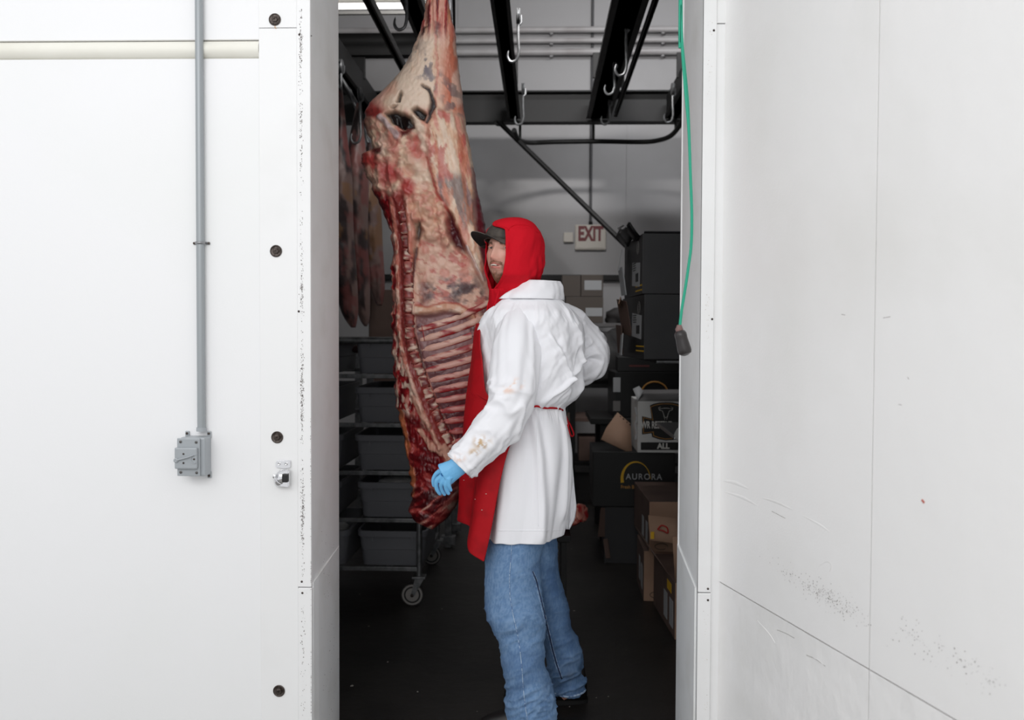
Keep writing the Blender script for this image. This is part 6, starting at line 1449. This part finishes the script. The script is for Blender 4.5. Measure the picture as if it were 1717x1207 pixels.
# ---- boots
def boot(xt, xh, Yb_, par):
    rows2 = []
    L_ = xh - xt; M_b = mat('black_boot_leather', rgb(22, 20, 20), .45, 0, [(60, .2, .002)])
    n = 24; P_ = []
    for i in range(n + 1):
        u = i / n; x = xt + L_ * u; h_ = float(np.interp(u, [0, .06, .2, .4, .55, .65, .8, .95, 1], [.02, .045, .066, .08, .11, .15, .16, .15, .06])); w2 = float(np.interp(u, [0, .06, .25, .5, .75, .95, 1], [.012, .032, .048, .042, .036, .034, .015]))
        row = []
        for j in range(20):
            a = 2 * math.pi * j / 20; c_, s_ = math.cos(a), math.sin(a); row.append((x, Yb_ + w2 * math.copysign(abs(c_) ** .8, c_), .022 + (h_ if s_ > 0 else .0) * abs(s_) ** .7))
        P_.append(row)
    V_, F_ = grid(np.array(P_), True, True, True); b_ = wmesh('boot', V_, F_, M_b, par)
    pts = [(xt - .004 + (L_ + .008) * (0.5 - .5 * math.cos(a)), Yb_ + .046 * math.sin(a) * (.85 + .15 * math.cos(a))) for a in np.linspace(0, 2 * math.pi, 33)[:-1]]
    V_ = [(x, y, z_) for z_ in (0.001, .024) for x, y in pts]; F_ = [tuple(range(32))[::-1], tuple(range(32, 64))] + [(k, (k + 1) % 32, 32 + (k + 1) % 32, 32 + k) for k in range(32)]
    o_ = wmesh('sole', V_, F_, mat('boot_sole', rgb(16, 15, 15), .7), b_); sharp(o_)
    return b_
boot(at(846, 1183, 3.42).x, at(984, 1183, 3.42).x, 3.42, man)
boot(at(893, 1240, 3.10).x - .20, at(893, 1240, 3.10).x + .08, 3.10, man)

# ---- gloves: palm and five separate fingers
def glove(wr, palm_end, fingers, name='glove'):
    ps = [tube_vf([wr[0], wr[1], palm_end], [.033, .034, .041], 20, True, .62, up=(0, 0, 1))]
    for pts, r in fingers:
        sp_ = smooth_path(pts, 4); n = len(sp_); ps.append(tube_vf(sp_, [r * (1.08 - .28 * k / (n - 1)) if k < n - 1 else r * .5 for k in range(n)], 12))
        ps.append(ell_vf(sp_[-2], (r * .78,) * 3, 10))
    V_, F_ = merge(ps); g_ = wmesh(name, V_, F_, mat('blue_nitrile', rgb(118, 190, 238), .42, 0, [(35, .35, .004), (160, .15, .001)]), man); remesh(g_, .0016, 5, .6)
    co = vco(g_); displace(g_, (fbm(co * np.array([60, 60, 34]), 3, 77) - .5) * .0028); return g_
a3 = lambda x, y, Y: at(x, y, Y)
wr0 = a3(777, 775, 2.965); wr1 = a3(762, 786, 2.962)
fg = [([a3(744, 788, 2.975), a3(733, 793, 2.985), a3(727, 804, 2.99), a3(728, 816, 2.995)], .0088),          # thumb
      ([a3(742, 797, 2.965), a3(732, 807, 2.972), a3(733, 820, 2.982), a3(739, 829, 2.992)], .0092),
      ([a3(747, 800, 2.955), a3(740, 811, 2.963), a3(741.5, 822, 2.975), a3(746.5, 830, 2.985)], .0082),
      ([a3(752, 801, 2.948), a3(747, 811, 2.953), a3(748.5, 821, 2.962), a3(753, 828, 2.972)], .0078),
      ([a3(756, 800, 2.945), a3(753, 808, 2.948), a3(754, 817, 2.955), a3(757, 823, 2.963)], .0068)]
gl = glove((wr0, wr1), a3(745, 796, 2.965), fg)
w0 = at(918, 640, 3.42); w1 = at(905, 642, 3.43)
off = Vector((0, 0, 0))
fg2 = [([Vector((w1.x - .06, 3.46 + .018 * (k - 1.5) * 0, w1.z + .018 * (1.5 - k))), Vector((w1.x - .095, 3.47, w1.z + .02 * (1.5 - k) - .005)), Vector((w1.x - .12, 3.455, w1.z + .019 * (1.5 - k) - .01))], .0082) for k in range(4)] + [([Vector((w1.x - .01, 3.44, w1.z + .03)), Vector((w1.x - .03, 3.45, w1.z + .055)), Vector((w1.x - .05, 3.45, w1.z + .068))], .009)]
glove((w0, w1), Vector((w1.x - .055, 3.45, w1.z)), fg2)

# low black trolley behind the worker with a raw shank sticking out
tr = thing('low_trolley', 'low black trolley behind the worker, nearly lost in the dark', 'trolley', (at(915, 900, 4.1).x, 4.1, 0))
zt2 = at(970, 884, 4.1).z
box('deck', (0.22, 0.34, 0.03), (0, 0, zt2 - 0.017), M_black, tr, .004)
for sx in (-.08, .08):
    for sy in (-.14, .14): box('leg', (.025, .025, zt2 - .035), (sx, sy, (zt2 - .035) / 2), M_black, tr, .002)
path = [at(915, 872, 4.1), at(945, 868, 4.08), at(962, 866, 4.05), at(972, 862, 4.04), at(979, 860, 4.03)]
V_, F_ = tube_vf(smooth_path(path, 8), [float(x) for x in np.interp(np.linspace(0, 1, 33), [0, .5, .7, .85, .95, 1], [.05, .045, .038, .045, .04, .012])], 40, True, 1.15)
o = link('raw_shank', mesh('raw_shank', V_, F_), M_beef); tag(o, 'raw beef shank end showing behind the hem of the white coat', 'meat')
displace(o, (fbm(vco(o) * 25, 3, 88) - .5) * .03); co = vco(o); nn = fbm(co * 30, 3, 89)[:, None]
colour(o, np.array(rgb(210, 140, 124)) * (1 - sm(.45, .58, nn)) + np.array(rgb(160, 30, 34)) * sm(.45, .58, nn)); o.data.update()
